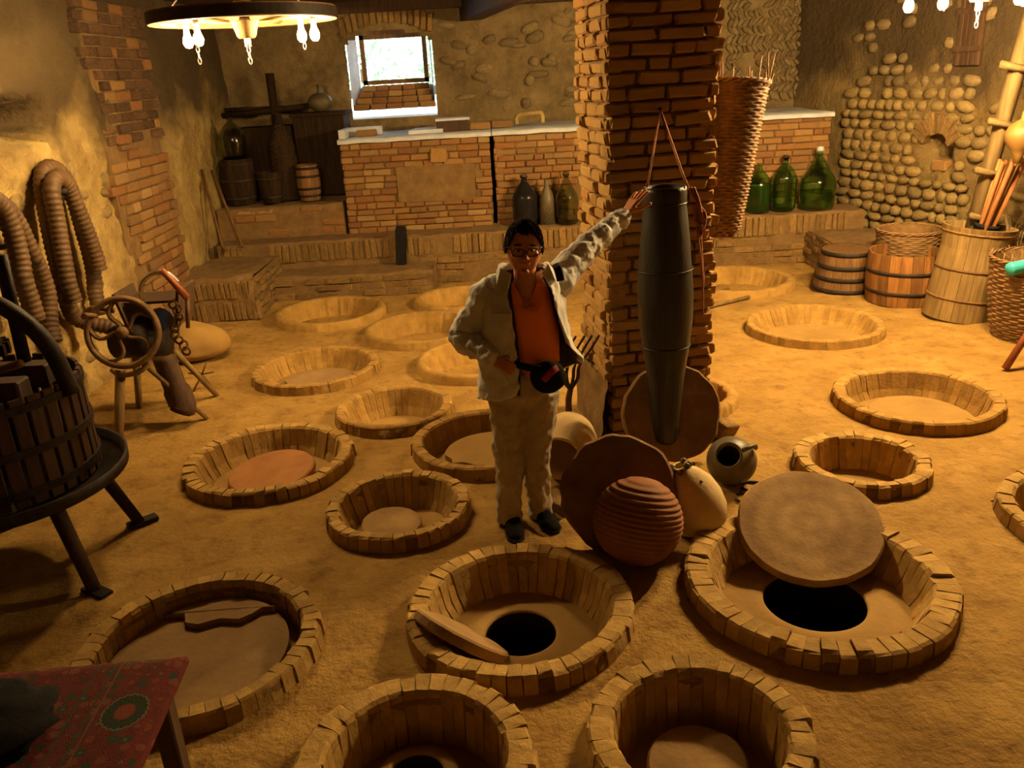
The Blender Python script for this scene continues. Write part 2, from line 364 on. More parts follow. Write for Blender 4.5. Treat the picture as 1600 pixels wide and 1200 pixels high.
def bricks(parent, O, u, n, W, z0, z1, ch, bl, meshes, depth=.10, gap=.012, proud=(.0, .018), skip=None, joined=None, name='brick', half=None, tilt=0):
    "running bond on the plane through O (local), along u, outward normal n"
    u = V(u).normalized(); n = V(n).normalized(); Z = V((0, 0, 1)); B = Matrix((u, n, Z)).transposed().to_4x4()
    z = z0; r = 0
    while z < z1 - ch * .4:
        h = min(ch * random.uniform(.92, 1.08), z1 - z); x = -(bl * (.5 if r % 2 else 0)) + random.uniform(-.3, .3) * bl * .3
        while x < W - .02:
            L = bl * random.choice((.5, 1, 1, 1, .9, 1.1)); a, b = max(0, x), min(W, x + L)
            if b - a > .04 and not (skip and skip((a + b) / 2, z + h / 2)):
                pr = random.uniform(*proud); C = V(O) + u * ((a + b) / 2) + Z * (z + h / 2) + n * (pr - depth / 2)
                mt = TR(*C) @ B @ ROT(0, random.uniform(-1, 1) * (1 + tilt), random.uniform(-1.5, 1.5)) @ SC(b - a - gap, depth, h - gap)
                me = random.choice(meshes)
                if joined is not None:
                    joined.add([mt @ q.co for q in me.vertices], [tuple(p.vertices) for p in me.polygons], False)
                else: place(me, name, parent, mtx=mt); NB[0] += 1
            x += L
        z += h; r += 1
def soldiers(parent, O, u, n, W, h, meshes, w=.062, depth=.12, skip=None, lean=0, name='brick'):
    u = V(u).normalized(); n = V(n).normalized(); Z = V((0, 0, 1)); B = Matrix((u, n, Z)).transposed().to_4x4(); x = 0
    while x < W - w * .5:
        ww = w * random.uniform(.75, 1.3)
        if not (skip and skip(x)):
            hh = h * random.uniform(.9, 1.0); C = V(O) + u * (x + ww / 2) + Z * (hh / 2) + n * (random.uniform(.0, .032) - depth / 2)
            place(random.choice(meshes), name, parent, mtx=TR(*C) @ B @ ROT(random.uniform(-2, 2), random.uniform(-4, 4) + lean, random.uniform(-4, 4)) @ SC(ww - .010, depth, hh)); NB[0] += 1
        x += ww

# ------------------------------------------------------------------ the pits: position, outer rim radius, floor depth, floor radius, hole
PITS = [  # x, y, R, width of rim, depth, floor radius, hole radius, hole offset, bricks, label
 (-.026, 3.345, .53, .10, .115, .36, .168, (0, .02), True, 'round brick-lined pit with an open black jar mouth and a clay lid leaning inside'),
 (1.422, 3.464, .625, .115, .10, .43, .240, (0, 0), True, 'largest open pit, dark jar mouth half covered by a tilted round lid'),
 (.631, 2.492, .42, .095, .22, .30, None, (0, 0), True, 'deep brick-lined pit at the bottom right holding a thick round lid'),
 (-.438, 2.436, .444, .105, .18, .32, .105, (-.012, .06), True, 'deep pit at the bottom middle, its small black jar mouth cut by the frame'),
 (-1.495, 3.212, .54, .085, .09, .445, None, (0, 0), True, 'wide pit beside the carpet-covered table holding a cracked slab'),
 (-.711, 4.419, .425, .075, .13, .28, None, (0, 0), True, 'pit with a small grey disc lid, left of the man\'s shoes'),
 (-1.667, 5.195, .56, .085, .125, .40, None, (0, 0), True, 'pit holding a smooth orange lid, right of the wheeled crusher'),
 (2.131, 4.652, .396, .085, .14, .25, None, (0, 0), True, 'bright pit with rough steep walls and bare sand, behind the tilted lid'),
 (-.911, 5.988, .447, .075, .14, .28, None, (0, 0), 2, 'steep-walled pit with a pale floor, behind the pit with the grey disc lid'),
 (-1.73, 7.07, .55, .075, .10, .39, None, (0, 0), 2, 'pit with a broken irregular slab, in front of the rounded boulder'),
 (-.197, 5.291, .513, .08, .12, .38, None, (0, 0), 2, 'pit with a broken two-layer slab, partly hidden behind the man\'s legs'),
 (2.929, 5.621, .57, .085, .12, .41, None, (0, 0), 2, 'broad pit with a large flat pale lid, on the brightest side of the floor'),
 (2.859, 7.513, .615, .075, .09, .43, None, (0, 0), 2, 'oval pit with clean sand inside, in front of the wooden tubs'),
 (2.608, 9.353, .65, .09, .12, .46, None, (0, 0), False, 'farthest right pit, at the foot of the ledge with green demijohns'),
 (-.871, 8.133, .568, .075, .13, .40, None, (0, 0), False, 'pit just beyond the one half hidden by the man\'s bent elbow'),
 (-.287, 7.058, .536, .07, .13, .38, None, (0, 0), False, 'pit behind the man\'s bent elbow, half hidden by his sleeve'),
 (-1.95, 8.99, .60, .08, .13, .45, None, (0, 0), False, 'pit cut into the foot of the low step at the back left'),
 (-.531, 9.238, .508, .075, .13, .36, None, (0, 0), False, 'farthest middle pit, below the black upright board'),
 (1.265, 5.916, .422, .08, .15, .28, None, (0, 0), False, 'pit mostly hidden behind the brick pillar, to its right'),
 (3.10, 3.885, .50, .09, .18, .34, None, (0, 0), True, 'pit at the right edge of the picture, cut by the frame'),
]
ZR = .082
# ------------------------------------------------------------------ floor
def floor():
    c = .05; x0, x1, y0, y1 = -3.75, 8.7, -1.75, 10.3; nx, ny = int((x1 - x0) / c), int((y1 - y0) / c)
    vs = []; inside = []
    for j in range(ny + 1):
        for i in range(nx + 1):
            x, y = x0 + i * c, y0 + j * c
            z = .022 * noise.fractal(V((x * 1.3, y * 1.3, 0)), 1, 2, 4) + .006 * noise.noise(V((x * 9, y * 9, 3)))
            ins = False
            for p in PITS:
                d = hypot(x - p[0], y - p[1]) - p[2]
                if d < -.045: ins = True
                if d < .25: t = max(0, 1 - max(d, 0) / .25); z = z * (1 - t) - .004 * t
            vs.append((x, y, z)); inside.append(ins)
    fs = []
    for j in range(ny):
        for i in range(nx):
            q = (j * (nx + 1) + i, j * (nx + 1) + i + 1, (j + 1) * (nx + 1) + i + 1, (j + 1) * (nx + 1) + i)
            if not any(inside[k] for k in q): fs.append(q)
    used = sorted({k for f in fs for k in f}); mp = {k: i for i, k in enumerate(used)}
    struct(MB().add([vs[k] for k in used], [tuple(mp[k] for k in f) for f in fs]), 'floor', earth)
floor()

def relief(name, P0, P1, z0, z1, mat, n, cell=.06, amp=.05, hole=None, stones=.03, sc=5.5, holes=()):
    P0, P1 = V(P0), V(P1); L = (P1 - P0).length; u = (P1 - P0) / L; n = V(n).normalized(); nx, nz = max(1, int(L / cell)), max(1, int((z1 - z0) / cell)); vs = []
    for k in range(nz + 1):
        for i in range(nx + 1):
            s, z = L * i / nx, z0 + (z1 - z0) * k / nz; q = P0 + u * s + V((0, 0, z))
            d = amp * noise.fractal(q * 1.1, 1, 2, 3)
            if stones:
                dist, _ = noise.voronoi(V((s * sc, z * sc * 1.35, 7))); d += stones * (min(dist[1] - dist[0], .35) / .35 - .5) * max(0, min(1, .6 + 1.6 * noise.noise(q * .8 + V((5, 1, 2)))))
            for hs, hz, hr, hh, hd in holes:
                e = ((s - hs) / hr) ** 2 + ((z - hz) / hh) ** 2 + .5 * noise.noise(q * 7)
                if e < 1: d -= hd * min(1, (1 - e) * 2)
            vs.append(P0 + u * s + V((0, 0, z)) + n * d)
    fs = []
    for k in range(nz):
        for i in range(nx):
            s, z = L * (i + .5) / nx, z0 + (z1 - z0) * (k + .5) / nz
            if hole and hole(s, z): continue
            fs.append((k * (nx + 1) + i, k * (nx + 1) + i + 1, (k + 1) * (nx + 1) + i + 1, (k + 1) * (nx + 1) + i))
    return struct(MB().add(vs, fs), name, mat)

HC = 3.35
# window opening in the back wall: x -1.93..-.82, z 2.03..3.05 (arched head)
WX0, WX1, WZ0, WZ1 = -1.93, -.82, 2.02, 3.08
def warch(x): return WZ1 - .14 * ((x - (WX0 + WX1) / 2) / ((WX1 - WX0) / 2)) ** 2
wall_left = relief('wall_left', (-3.6, 12.1, 0), (-3.6, 5.1, 0), -.1, HC, plaster, (1, 0, 0), .055, .07, None, .035, 5,
                   holes=((12.1 - 6.75, 2.26, .48, .17, .45),))
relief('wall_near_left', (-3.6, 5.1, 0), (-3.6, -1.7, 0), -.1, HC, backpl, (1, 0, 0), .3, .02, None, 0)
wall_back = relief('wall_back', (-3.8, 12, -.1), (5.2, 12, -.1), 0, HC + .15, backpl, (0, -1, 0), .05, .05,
                   lambda s, z: WX0 - .02 < s - 3.8 < WX1 + .02 and WZ0 - .02 < z < warch(s - 3.8) + .02, .045, 6)
RW0, RW1 = V((4.03, 12.08, 0)), V((5.85, 5.6, 0)); RU = (RW1 - RW0).normalized(); RN = V((-RU.y, RU.x, 0)); RN = -RN if RN.x > 0 else RN
wallr = M('cobble_wall_plaster', col(.16, .105, .036), col(.27, .185, .068), 2.2, .95, .9, 14, dist=.04, extra=darken_up)
wall_right = relief('wall_right', RW0, RW0 + RU * 7.1, -.1, HC, wallr, RN, .06, .05, None, .04, 5.5, holes=((2.80, 1.36, .22, .22, .40),))
relief('wall_near_right', RW0 + RU * 7.1, RW0 + RU * 14.4, -.1, HC, plaster, RN, .3, .02, None, 0)
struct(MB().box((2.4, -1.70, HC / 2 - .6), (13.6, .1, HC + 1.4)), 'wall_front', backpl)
struct(MB().box((2.4, 5.2, -1.5), (14, 15, .1)), 'light_seal_slab', mortar)  # unseen slab under the floor, added to keep sky light out
for xx in (-4.4, 9.2): struct(MB().box((xx, 5.2, HC / 2 - .6), (.1, 15, HC + 2)), 'light_seal_wall', mortar)  # unseen outer walls, added to block light leaking in from the sky
struct(MB().box((2.4, 12.75, -.2), (14, .1, 3.2)), 'light_seal_wall', mortar)
ceil = MB().box((2.4, 5.3, HC + .05), (14, 14.4, .1)); struct(ceil, 'ceiling', woodd)
for i in range(14):
    bx = -3.2 + i * .78
    if abs(bx - .3) > .3: pass
b = MB().tube([(-.28, 12.05, HC - .16), (.95, 5.4, HC - .16)], .19, 4, up=(1, 0, 1)); struct(b, 'trim_1', woodd)
b = MB().tube([(.95, 5.6, HC - .16), (1.5, -1.5, HC - .16)], .19, 4, up=(1, 0, 1)); struct(b, 'trim_2', woodd)
struct(MB().box((.6, 11.9, HC - .06), (9.4, .24, .14), jit=.01), 'trim_3', woodd)

# ---- window: splayed jambs, sill of stepped bricks, wooden frame and pane
win = bpy.data.objects.new('window_1', None); COL.objects.link(win); win['kind'] = 'structure'; win.location = (-1.375, 12, WZ0)
W0 = V(win.location)
ix0, ix1, iz0, iz1, iy = -.43, .43, .34, .93, .52        # inner opening, relative
def wl(mb, nm, mat): return mb.build(nm, mat, win)
ox0, ox1 = WX0 - W0.x, WX1 - W0.x; oz1 = WZ1 - WZ0
k = 10; outer = [(ox0, 0, 0), (ox0, 0, warch(WX0) - WZ0)] + [(ox0 + (ox1 - ox0) * i / k, 0, warch(WX0 + (WX1 - WX0) * i / k) - WZ0) for i in range(1, k)] + [(ox1, 0, warch(WX1) - WZ0), (ox1, 0, 0)]
inner = [(ix0 - .07, iy, iz0 - .06), (ix0 - .07, iy, iz1 + .1)] + [(ix0 - .07 + (ix1 - ix0 + .14) * i / k, iy, iz1 + .1 + .06 * sin(pi * i / k)) for i in range(1, k)] + [(ix1 + .07, iy, iz1 + .1), (ix1 + .07, iy, iz0 - .06)]
n = len(outer); wl(MB().add(outer + inner, [(i, i + 1, n + i + 1, n + i) for i in range(n - 1)], False), 'jamb_plaster', white)
wl(MB().add([outer[0], outer[-1], inner[-1], inner[0]], [(0, 1, 2, 3)], False), 'sill_bed', mortar)
for s in range(4):        # stepped brick sill
    for c in range(5):
        wd = (ox1 - ox0) * (1 - .06 * s); x = -wd / 2 + wd * (c + .5) / 5 + .004
        place(random.choice(BR), 'brick', win, mtx=TR(x, .055 + .115 * s, .032 + .078 * s) @ SC(wd / 5 - .01, .17, .074))
fr = MB()
for a, b in (((ix0, iz0), (ix1, iz0)), ((ix0, iz1), (ix1, iz1)), ((ix0, iz0), (ix0, iz1)), ((ix1, iz0), (ix1, iz1))):
    cx, cz = (a[0] + b[0]) / 2, (a[1] + b[1]) / 2; fr.box((cx, iy + .03, cz), (abs(b[0] - a[0]) + .06, .06, .06) if a[1] == b[1] else (.06, .06, abs(b[1] - a[1]) + .06))
fr.box((0, iy + .03, iz1 + .07), (ix1 - ix0 + .06, .05, .09))
wl(fr, 'window_frame', woodb)
wl(MB().box((0, iy + .03, (iz0 + iz1) / 2), (ix1 - ix0, .008, iz1 - iz0)), 'pane', paneg)
wl(MB().box((0, iy + .30, .20), (2.2, .5, .12)), 'outer_sill', white)
# soldier arch above the window
for i in range(15):
    x = ox0 - .06 + (ox1 - ox0 + .12) * (i + .5) / 15; z = warch(max(WX0, min(WX1, W0.x + x))) - WZ0
    place(random.choice(SB), 'brick', win, mtx=TR(x, -.01, z + .12) @ ROT(0, x * 14, 0) @ SC(.066, .13, .22))
# outside: ground and bushes
struct(MB().box((-1.4, 20, 1.85), (30, 15.5, .1)), 'ground_outside', grass_out)
def bush(x, y, r, h, label):
    t = thing('garden_shrub', label, 'shrub', (x, y, 1.9)); mb = MB()
    for i in range(420):
        d = V((random.gauss(0, 1), random.gauss(0, 1), random.gauss(0, 1))).normalized() * random.uniform(.5, 1); c = V((d.x * r, d.y * r, h * .55 + d.z * h * .5))
        a = V((random.uniform(-1, 1), random.uniform(-1, 1), random.uniform(-1, 1))).normalized() * .07; e = a.orthogonal().normalized() * .035
        mb.add([c - a, c + e, c + a, c - e], [(0, 1, 2, 3)])
    mb.build('foliage', leafm, t, kind='stuff'); MB().tube([(0, 0, -.05), (0, 0, h * .6)], [.04, .02], 6).build('stem', woodb, t)
bush(-2.3, 15.6, .7, 1.3, 'leafy shrub outside, at the left of the window')
bush(-1.2, 16.6, .8, 1.2, 'leafy shrub outside, in the middle of the window')
bush(-.75, 14.6, .5, 1.6, 'nearest leafy shrub outside, at the right of the window')

# ---- left wall: exposed brick strip (pier)
def pskip(x, z): 
    lo = .0 + .10 * noise.noise(V((z * 2.3, 1, 0))) ; hi = 1.02 + .34 * (z / 2.4) + .16 * noise.noise(V((z * 3, 5, 0)))
    return x < lo or x > hi or (1.78 < z < 2.0 and noise.noise(V((x * 4, z * 4, 2))) > .1)
MB().box((-3.63, 8.63, 1.6), (.12, 1.3, 3.2)).build('mortar', mortar, wall_left)
bricks(wall_left, (-3.55, 9.35, 0), (0, -1, 0), (1, 0, 0), 1.5, .32, 1.95, .098, .30, BR, .09, .014, (-.01, .03), pskip)
bricks(wall_left, (-3.55, 9.35, 0), (0, -1, 0), (1, 0, 0), 1.5, 1.95, 3.2, .098, .30, DARKB * 3 + BR, .09, .014, (-.01, .03), pskip)  # mostly darker bricks in the upper part of the strip

# ---- back ledges and steps
def mass(name, label, boxes, mat=soldm):
    t = thing(name, label, 'ledge', (0, 0, 0)); mb = MB()
    return t, mb
def slab(mb, x0, x1, y0, y1, z0, z1, cell=.07, amp=.02):
    "rough block: top and front with relief"
    nx, ny, nz = max(1, int((x1 - x0) / cell)), max(1, int((y1 - y0) / cell)), max(1, int((z1 - z0) / cell)); vs = []
    path = [(y0, z0 + (z1 - z0) * k / nz) for k in range(nz + 1)] + [(y0 + (y1 - y0) * k / ny, z1) for k in range(1, ny + 1)]
    for (y, z) in path:
        for i in range(nx + 1):
            x = x0 + (x1 - x0) * i / nx; d = amp * noise.fractal(V((x * 3, y * 3, z * 3)), 1, 2, 3)
            vs.append((x, y + d, z + d * (1 if z >= z1 - .01 else 0)))
    m = len(path); fs = [(k * (nx + 1) + i, k * (nx + 1) + i + 1, (k + 1) * (nx + 1) + i + 1, (k + 1) * (nx + 1) + i) for k in range(m - 1) for i in range(nx)]
    mb.add(vs, fs)
    mb.add([(x0, y0, z0), (x0, y1, z0), (x0, y1, z1), (x0, y0, z1)], [(0, 3, 2, 1)], False); mb.add([(x1, y0, z0), (x1, y1, z0), (x1, y1, z1), (x1, y0, z1)], [(0, 1, 2, 3)], False)
t = thing('back_ledge', 'long low brick ledge along the back wall with bricks set on end', 'ledge', (.2, 10.2, 0))
mb = MB(); slab(mb, -3.68, 4.2, 0, .46, -.05, .60); mb.build('ledge_body', mortar, t)
soldiers(t, (-3.6, -.005, .36), (1, 0, 0), (0, -1, 0), 7.6, .235, SB, .072, .10, lambda x: noise.noise(V((x * 1.3, 0, 0))) > .42)
bricks(t, (-1.9, -.005, .0), (1, 0, 0), (0, -1, 0), 5.6, .0, .34, .085, .24, SB, .08, .014, (-.004, .028), lambda x, z: noise.noise(V((x * 1.6, z * 5, 0))) > .1)
t = thing('corner_bench', 'low worn brick bench in the back left corner, behind the boulder', 'bench', (-3.15, 8.95, 0))
mb = MB(); slab(mb, -.40, .42, 0, 1.20, -.05, .47, .05, .05); mb.build('bench_body', mortar, t)
soldiers(t, (-.38, -.01, .25), (1, 0, 0), (0, -1, 0), .78, .19, SB, .06, .10); soldiers(t, (-.38, -.01, .01), (1, 0, 0), (0, -1, 0), .78, .21, SB, .06, .10)
bricks(t, (.43, 1.15, .02), (0, -1, 0), (1, 0, 0), 1.1, .02, .44, .075, .24, SB, .08, .014, (-.004, .026))
t = thing('low_step', 'low brick step between the corner bench and the black board', 'step', (-1.8, 9.68, 0))
mb = MB(); slab(mb, -.95, .95, 0, .54, -.05, .28, .06, .03); mb.build('step_body', mortar, t)
bricks(t, (-.93, -.005, 0), (1, 0, 0), (0, -1, 0), 1.85, .01, .27, .085, .26, SB, .08, .016, (-.004, .028), lambda x, z: noise.noise(V((x * 2, z * 6, 4))) > .25)
t = thing('niche_base', 'raised brick base in the dark recess carrying old barrels', 'ledge', (-2.8, 10.62, 0))
mb = MB(); slab(mb, -.75, .82, 0, 1.34, .5, .98); mb.build('base_body', mortar, t)
bricks(t, (-.55, -.005, 0), (1, 0, 0), (0, -1, 0), 1.37, .62, .97, .09, .27, BR, .08, .016, (-.02, .012), lambda x, z: noise.noise(V((x * 2.1, z * 6, 9))) > .05 and z < .85)
t = thing('side_bench', 'low brick bench beside the right wall, behind the upturned tub', 'bench', (4.0, 9.18, 0))
mb = MB(); slab(mb, -.3, .62, 0, .95, -.05, .40, .06, .025); mb.build('bench_body', mortar, t)
soldiers(t, (.0, -.005, .16), (1, 0, 0), (0, -1, 0), .72, .23, SB, .062, .10)
bricks(t, (-.3, -.005, 0), (1, 0, 0), (0, -1, 0), .3, .0, .38, .07, .24, SB, .09, .012, (-.004, .026)); bricks(t, (-.3, 1.05, 0), (0, -1, 0), (-1, 0, 0), 1.05, .0, .39, .07, .24, SB, .09, .012, (-.004, .026))

# ---- brick counter in three blocks
CY = 10.66
def counter(x0, x1, label, panel=None, bl=.24):
    t = thing('brick_counter', label, 'counter', ((x0 + x1) / 2, CY - .02, .58)); w = x1 - x0; h = 1.10
    MB().box((0, .65, h / 2), (w - .03, 1.24, h)).build('mortar', mortar, t)
    bricks(t, (-w / 2, 0, 0), (1, 0, 0), (0, -1, 0), w, .0, h, .079, bl, BR, .10, .012, (-.006, .014), panel)
    j = MB(); bricks(None, (-w / 2, 1.27, 0), (0, -1, 0), (-1, 0, 0), 1.27, .0, h, .079, bl, BR, .10, .012, (-.004, .016), None, j); j.build('side_bricks', brickm, t, kind='stuff')
    top = MB(); n = int(w / .08); vs = []
    for k, (y, z) in enumerate(((-.035, h + .005), (-.04, h + .04), (0, h + .06), (.7, h + .055), (1.28, h + .06))):
        for i in range(n + 1): x = -w / 2 - .02 + (w + .04) * i / n; vs.append((x, y + .008 * noise.noise(V((x * 5, k, 0))), z + .010 * noise.noise(V((x * 4, y * 4, 5)))))
    top.add(vs, [(k * (n + 1) + i, k * (n + 1) + i + 1, (k + 1) * (n + 1) + i + 1, (k + 1) * (n + 1) + i) for k in range(4) for i in range(n)])
    top.build('plastered_top', white, t); return t
c1 = counter(-1.93, -.10, 'brick counter below the window, its face with a wide plastered panel', lambda x, z: .66 < x < 1.62 and .36 < z < .80)
mbp = MB(); mbp.box((.22, -.0, .58), (.96, .03, .44), jit=.004); mbp.build('plaster_panel', mortar, c1)
place(BR[0], 'brick', c1, mtx=TR(.28, -.0, .91) @ SC(.20, .10, .17))
counter(-.05, 2.42, 'brick counter behind the man and the pillar, with glass bottles before it', lambda x, z: .92 < x < 1.25 and .25 < z < .62)
counter(2.46, 4.08, 'brick counter at the far right, behind the green demijohns')
CT = .58 + 1.10 + .06
# things on the counter
t = thing('stone_trough', 'pale curved trough end on the left corner of the counter', 'trough', (-1.7, 11.05, CT)); pts = [(-.26, -.3), (.16, -.3), (.2, -.2), (.2, .3), (-.05, .34), (-.2, .2)]
MB().prism([(-.24, .3), (.22, .3), (.22, .16), (-.1, .16), (-.17, .0), (-.17, -.3), (-.25, -.3)], 0, .10).build('trough_wall', white, t)
place(BR[1], 'loose_brick', None, mtx=TR(-1.64, 10.98, CT + .04) @ ROT(0, 0, 4) @ SC(.24, .12, .075)); tag(bpy.context.scene.objects['loose_brick'], 'loose brick lying by the pale trough end on the counter', 'brick')
tag(MB().prism([(-.22, -.25), (.2, -.2), (.24, .25), (-.18, .28)], 0, .045).build('limestone_slab', white, None, (-.88, 11.1, CT)), 'flat pale slab left of the dark box on the counter', 'slab')
t = thing('wooden_crate', 'dark box with a pale lid standing on the brick counter', 'box', (-.56, 11.1, CT)); t.rotation_euler = (0, 0, R(3))
MB().box((0, 0, .065), (.40, .30, .13), bev=.006).build('box_body', woodd, t); MB().box((0, 0, .145), (.43, .33, .03), bev=.006).build('box_lid', white, t)
for i, (x, y, a, lb) in enumerate(((-.22, 11.05, 6, 'loose brick on the counter, right beside the dark box'), (.06, 11.15, -4, 'loose brick on the counter, between the box and the bent frame'))):
    tag(place(BR[2 + i], 'loose_brick', None, mtx=TR(x, y, CT + .045) @ ROT(0, 0, a) @ SC(.26, .13, .085)), lb, 'brick')
tag(MB().tube(crom([(-.17, .0, .03), (-.15, 0, .13), (.1, 0, .155), (.155, 0, .13), (.165, 0, .03)], 5), .028, 8).build('bent_frame', plaster, None, (.42, 11.2, CT)), 'pale bent frame standing on the counter near the pillar', 'frame')

# ---- cobbles on the right wall
def wallpt(s, z, off=0): return RW0 + RU * s + V((0, 0, z)) + RN * off
B = Matrix((RU, RN, V((0, 0, 1)))).transposed().to_4x4(); cnt = 0; z = .34
while z < 2.95:
    h = random.uniform(.085, .125); s = 1.13 + random.uniform(0, .1)
    while s < 4.9:
        L = random.uniform(.11, .25); cs, cz = s + L / 2, z + h / 2
        near = ((cs - 2.80) / .34) ** 2 + ((cz - 1.36) / .36) ** 2
        dens = (1 if s < 3.2 else .45) * (1 if z < 2.0 + .15 * sin(s * 3) else .28)
        if near > 1 and random.random() < dens and cnt < 299:
            place(random.choice(COB if z < 2.0 else DCOB), 'stone', wall_right, mtx=TR(*wallpt(cs, cz, random.uniform(-.005, .02) - (.02 if z > 2 else 0))) @ B @ ROT(random.uniform(-8, 8), random.uniform(-12, 12), random.uniform(-8, 8)) @ SC(L * 1.04, .12, h * 1.05)); cnt += 1  # the darker stones take over towards the top
        s += L + .012
    z += h + .012
for i in range(9):   # arch of bricks over the small hole
    a = R(150 - i * 120 / 8)
    place(random.choice(SB), 'brick', wall_right, mtx=TR(*wallpt(2.80 + .29 * cos(a), 1.34 + .29 * sin(a), .0)) @ B @ ROT(0, 90 - math.degrees(a) + random.uniform(-6, 6), 0) @ SC(.072, .12, .20 * random.uniform(.85, 1.2)))
place(BR[0], 'brick', wall_right, mtx=TR(*wallpt(2.84, 1.19, -.06)) @ B @ SC(.2, .14, .12))
# herringbone cobbles of the back wall (right part)
cnt = 0
for r in range(14):
    for c in range(22):
        x = 3.15 + c * .066 + random.uniform(-.015, .015); zz = 1.9 + r * .105 + random.uniform(-.015, .015)
        if x > 4.12 or cnt > 280 or noise.noise(V((x * 2.2, zz * 2.2, 8))) > .22 + (x - 3.15) * .3: continue
        place(random.choice(DCOB), 'stone', wall_back, mtx=TR(x, 11.985 + random.uniform(-.012, .012), zz) @ ROT(0, (34 if r % 2 else -34) + random.uniform(-14, 14), 0) @ SC(.062 * random.uniform(.8, 1.25), .09, .125 * random.uniform(.85, 1.15))); cnt += 1
for i in range(60):   # single stones proud of the back wall plaster
    x, zz = random.uniform(-.6, 3.0), random.uniform(1.95, 3.1)
    place(random.choice(DCOB), 'stone', wall_back, mtx=TR(x, 12.005, zz) @ ROT(0, random.uniform(-20, 20), 0) @ SC(random.uniform(.12, .3), .10, random.uniform(.08, .15)))
for i in range(46):   # stones showing in the left wall
    y, zz = random.uniform(5.6, 8.0), random.uniform(.3, 1.9)
    if hypot(y - 6.85, (zz - 2.22) * 2) < .6: continue
    place(random.choice(COB), 'stone', wall_left, mtx=TR(-3.63, y, zz) @ ROT(0, 0, 90) @ ROT(0, random.uniform(-25, 25), 0) @ SC(random.uniform(.1, .3), random.uniform(.06, .11), random.uniform(.08, .2)))

# ------------------------------------------------------------------ pillar
PA = R(8.5); t = thing('brick_pillar', 'massive square brick pillar in the middle of the cellar', 'pillar', (.655, 5.22, 0), PA)
PWD = .70
core = MB().box((PWD / 2, PWD / 2, HC / 2 - .05), (PWD - .05, PWD - .05, HC + .05)); core.build('mortar', darkmortar, t)
bricks(t, (0, 0, 0), (1, 0, 0), (0, -1, 0), PWD, 0, HC - .02, .079, .27, PB, .12, .014, (-.006, .02), None, tilt=1)
bricks(t, (0, PWD, 0), (0, -1, 0), (-1, 0, 0), PWD, .34, HC - .02, .079, .25, PB, .12, .014, (-.006, .03), None, tilt=1.5)
j = MB(); bricks(None, (PWD, 0, 0), (0, 1, 0), (1, 0, 0), PWD, 0, HC - .02, .079, .25, PB, .12, .014, (-.012, .035), None, j, tilt=1.5)
bricks(None, (PWD, PWD, 0), (-1, 0, 0), (0, 1, 0), PWD, 0, HC - .02, .079, .25, PB, .12, .014, (-.006, .02), None, j); j.build('far_side_bricks', pillarm, t, kind='stuff')
vs = []; m1, m2 = 14, 10
for k in range(m2 + 1):
    for i in range(m1 + 1):
        y, zz = -.02 + (PWD + .03) * i / m1, -.05 + .50 * k / m2; vs.append((-.035 - .05 * (1 - k / m2) + .03 * noise.fractal(V((y * 6, zz * 6, 1)), 1, 2, 3), y, zz))
MB().add(vs, [(k * (m1 + 1) + i, (k + 1) * (m1 + 1) + i, (k + 1) * (m1 + 1) + i + 1, k * (m1 + 1) + i + 1) for k in range(m2) for i in range(m1)]).build('crumbling_render', mortar, t)

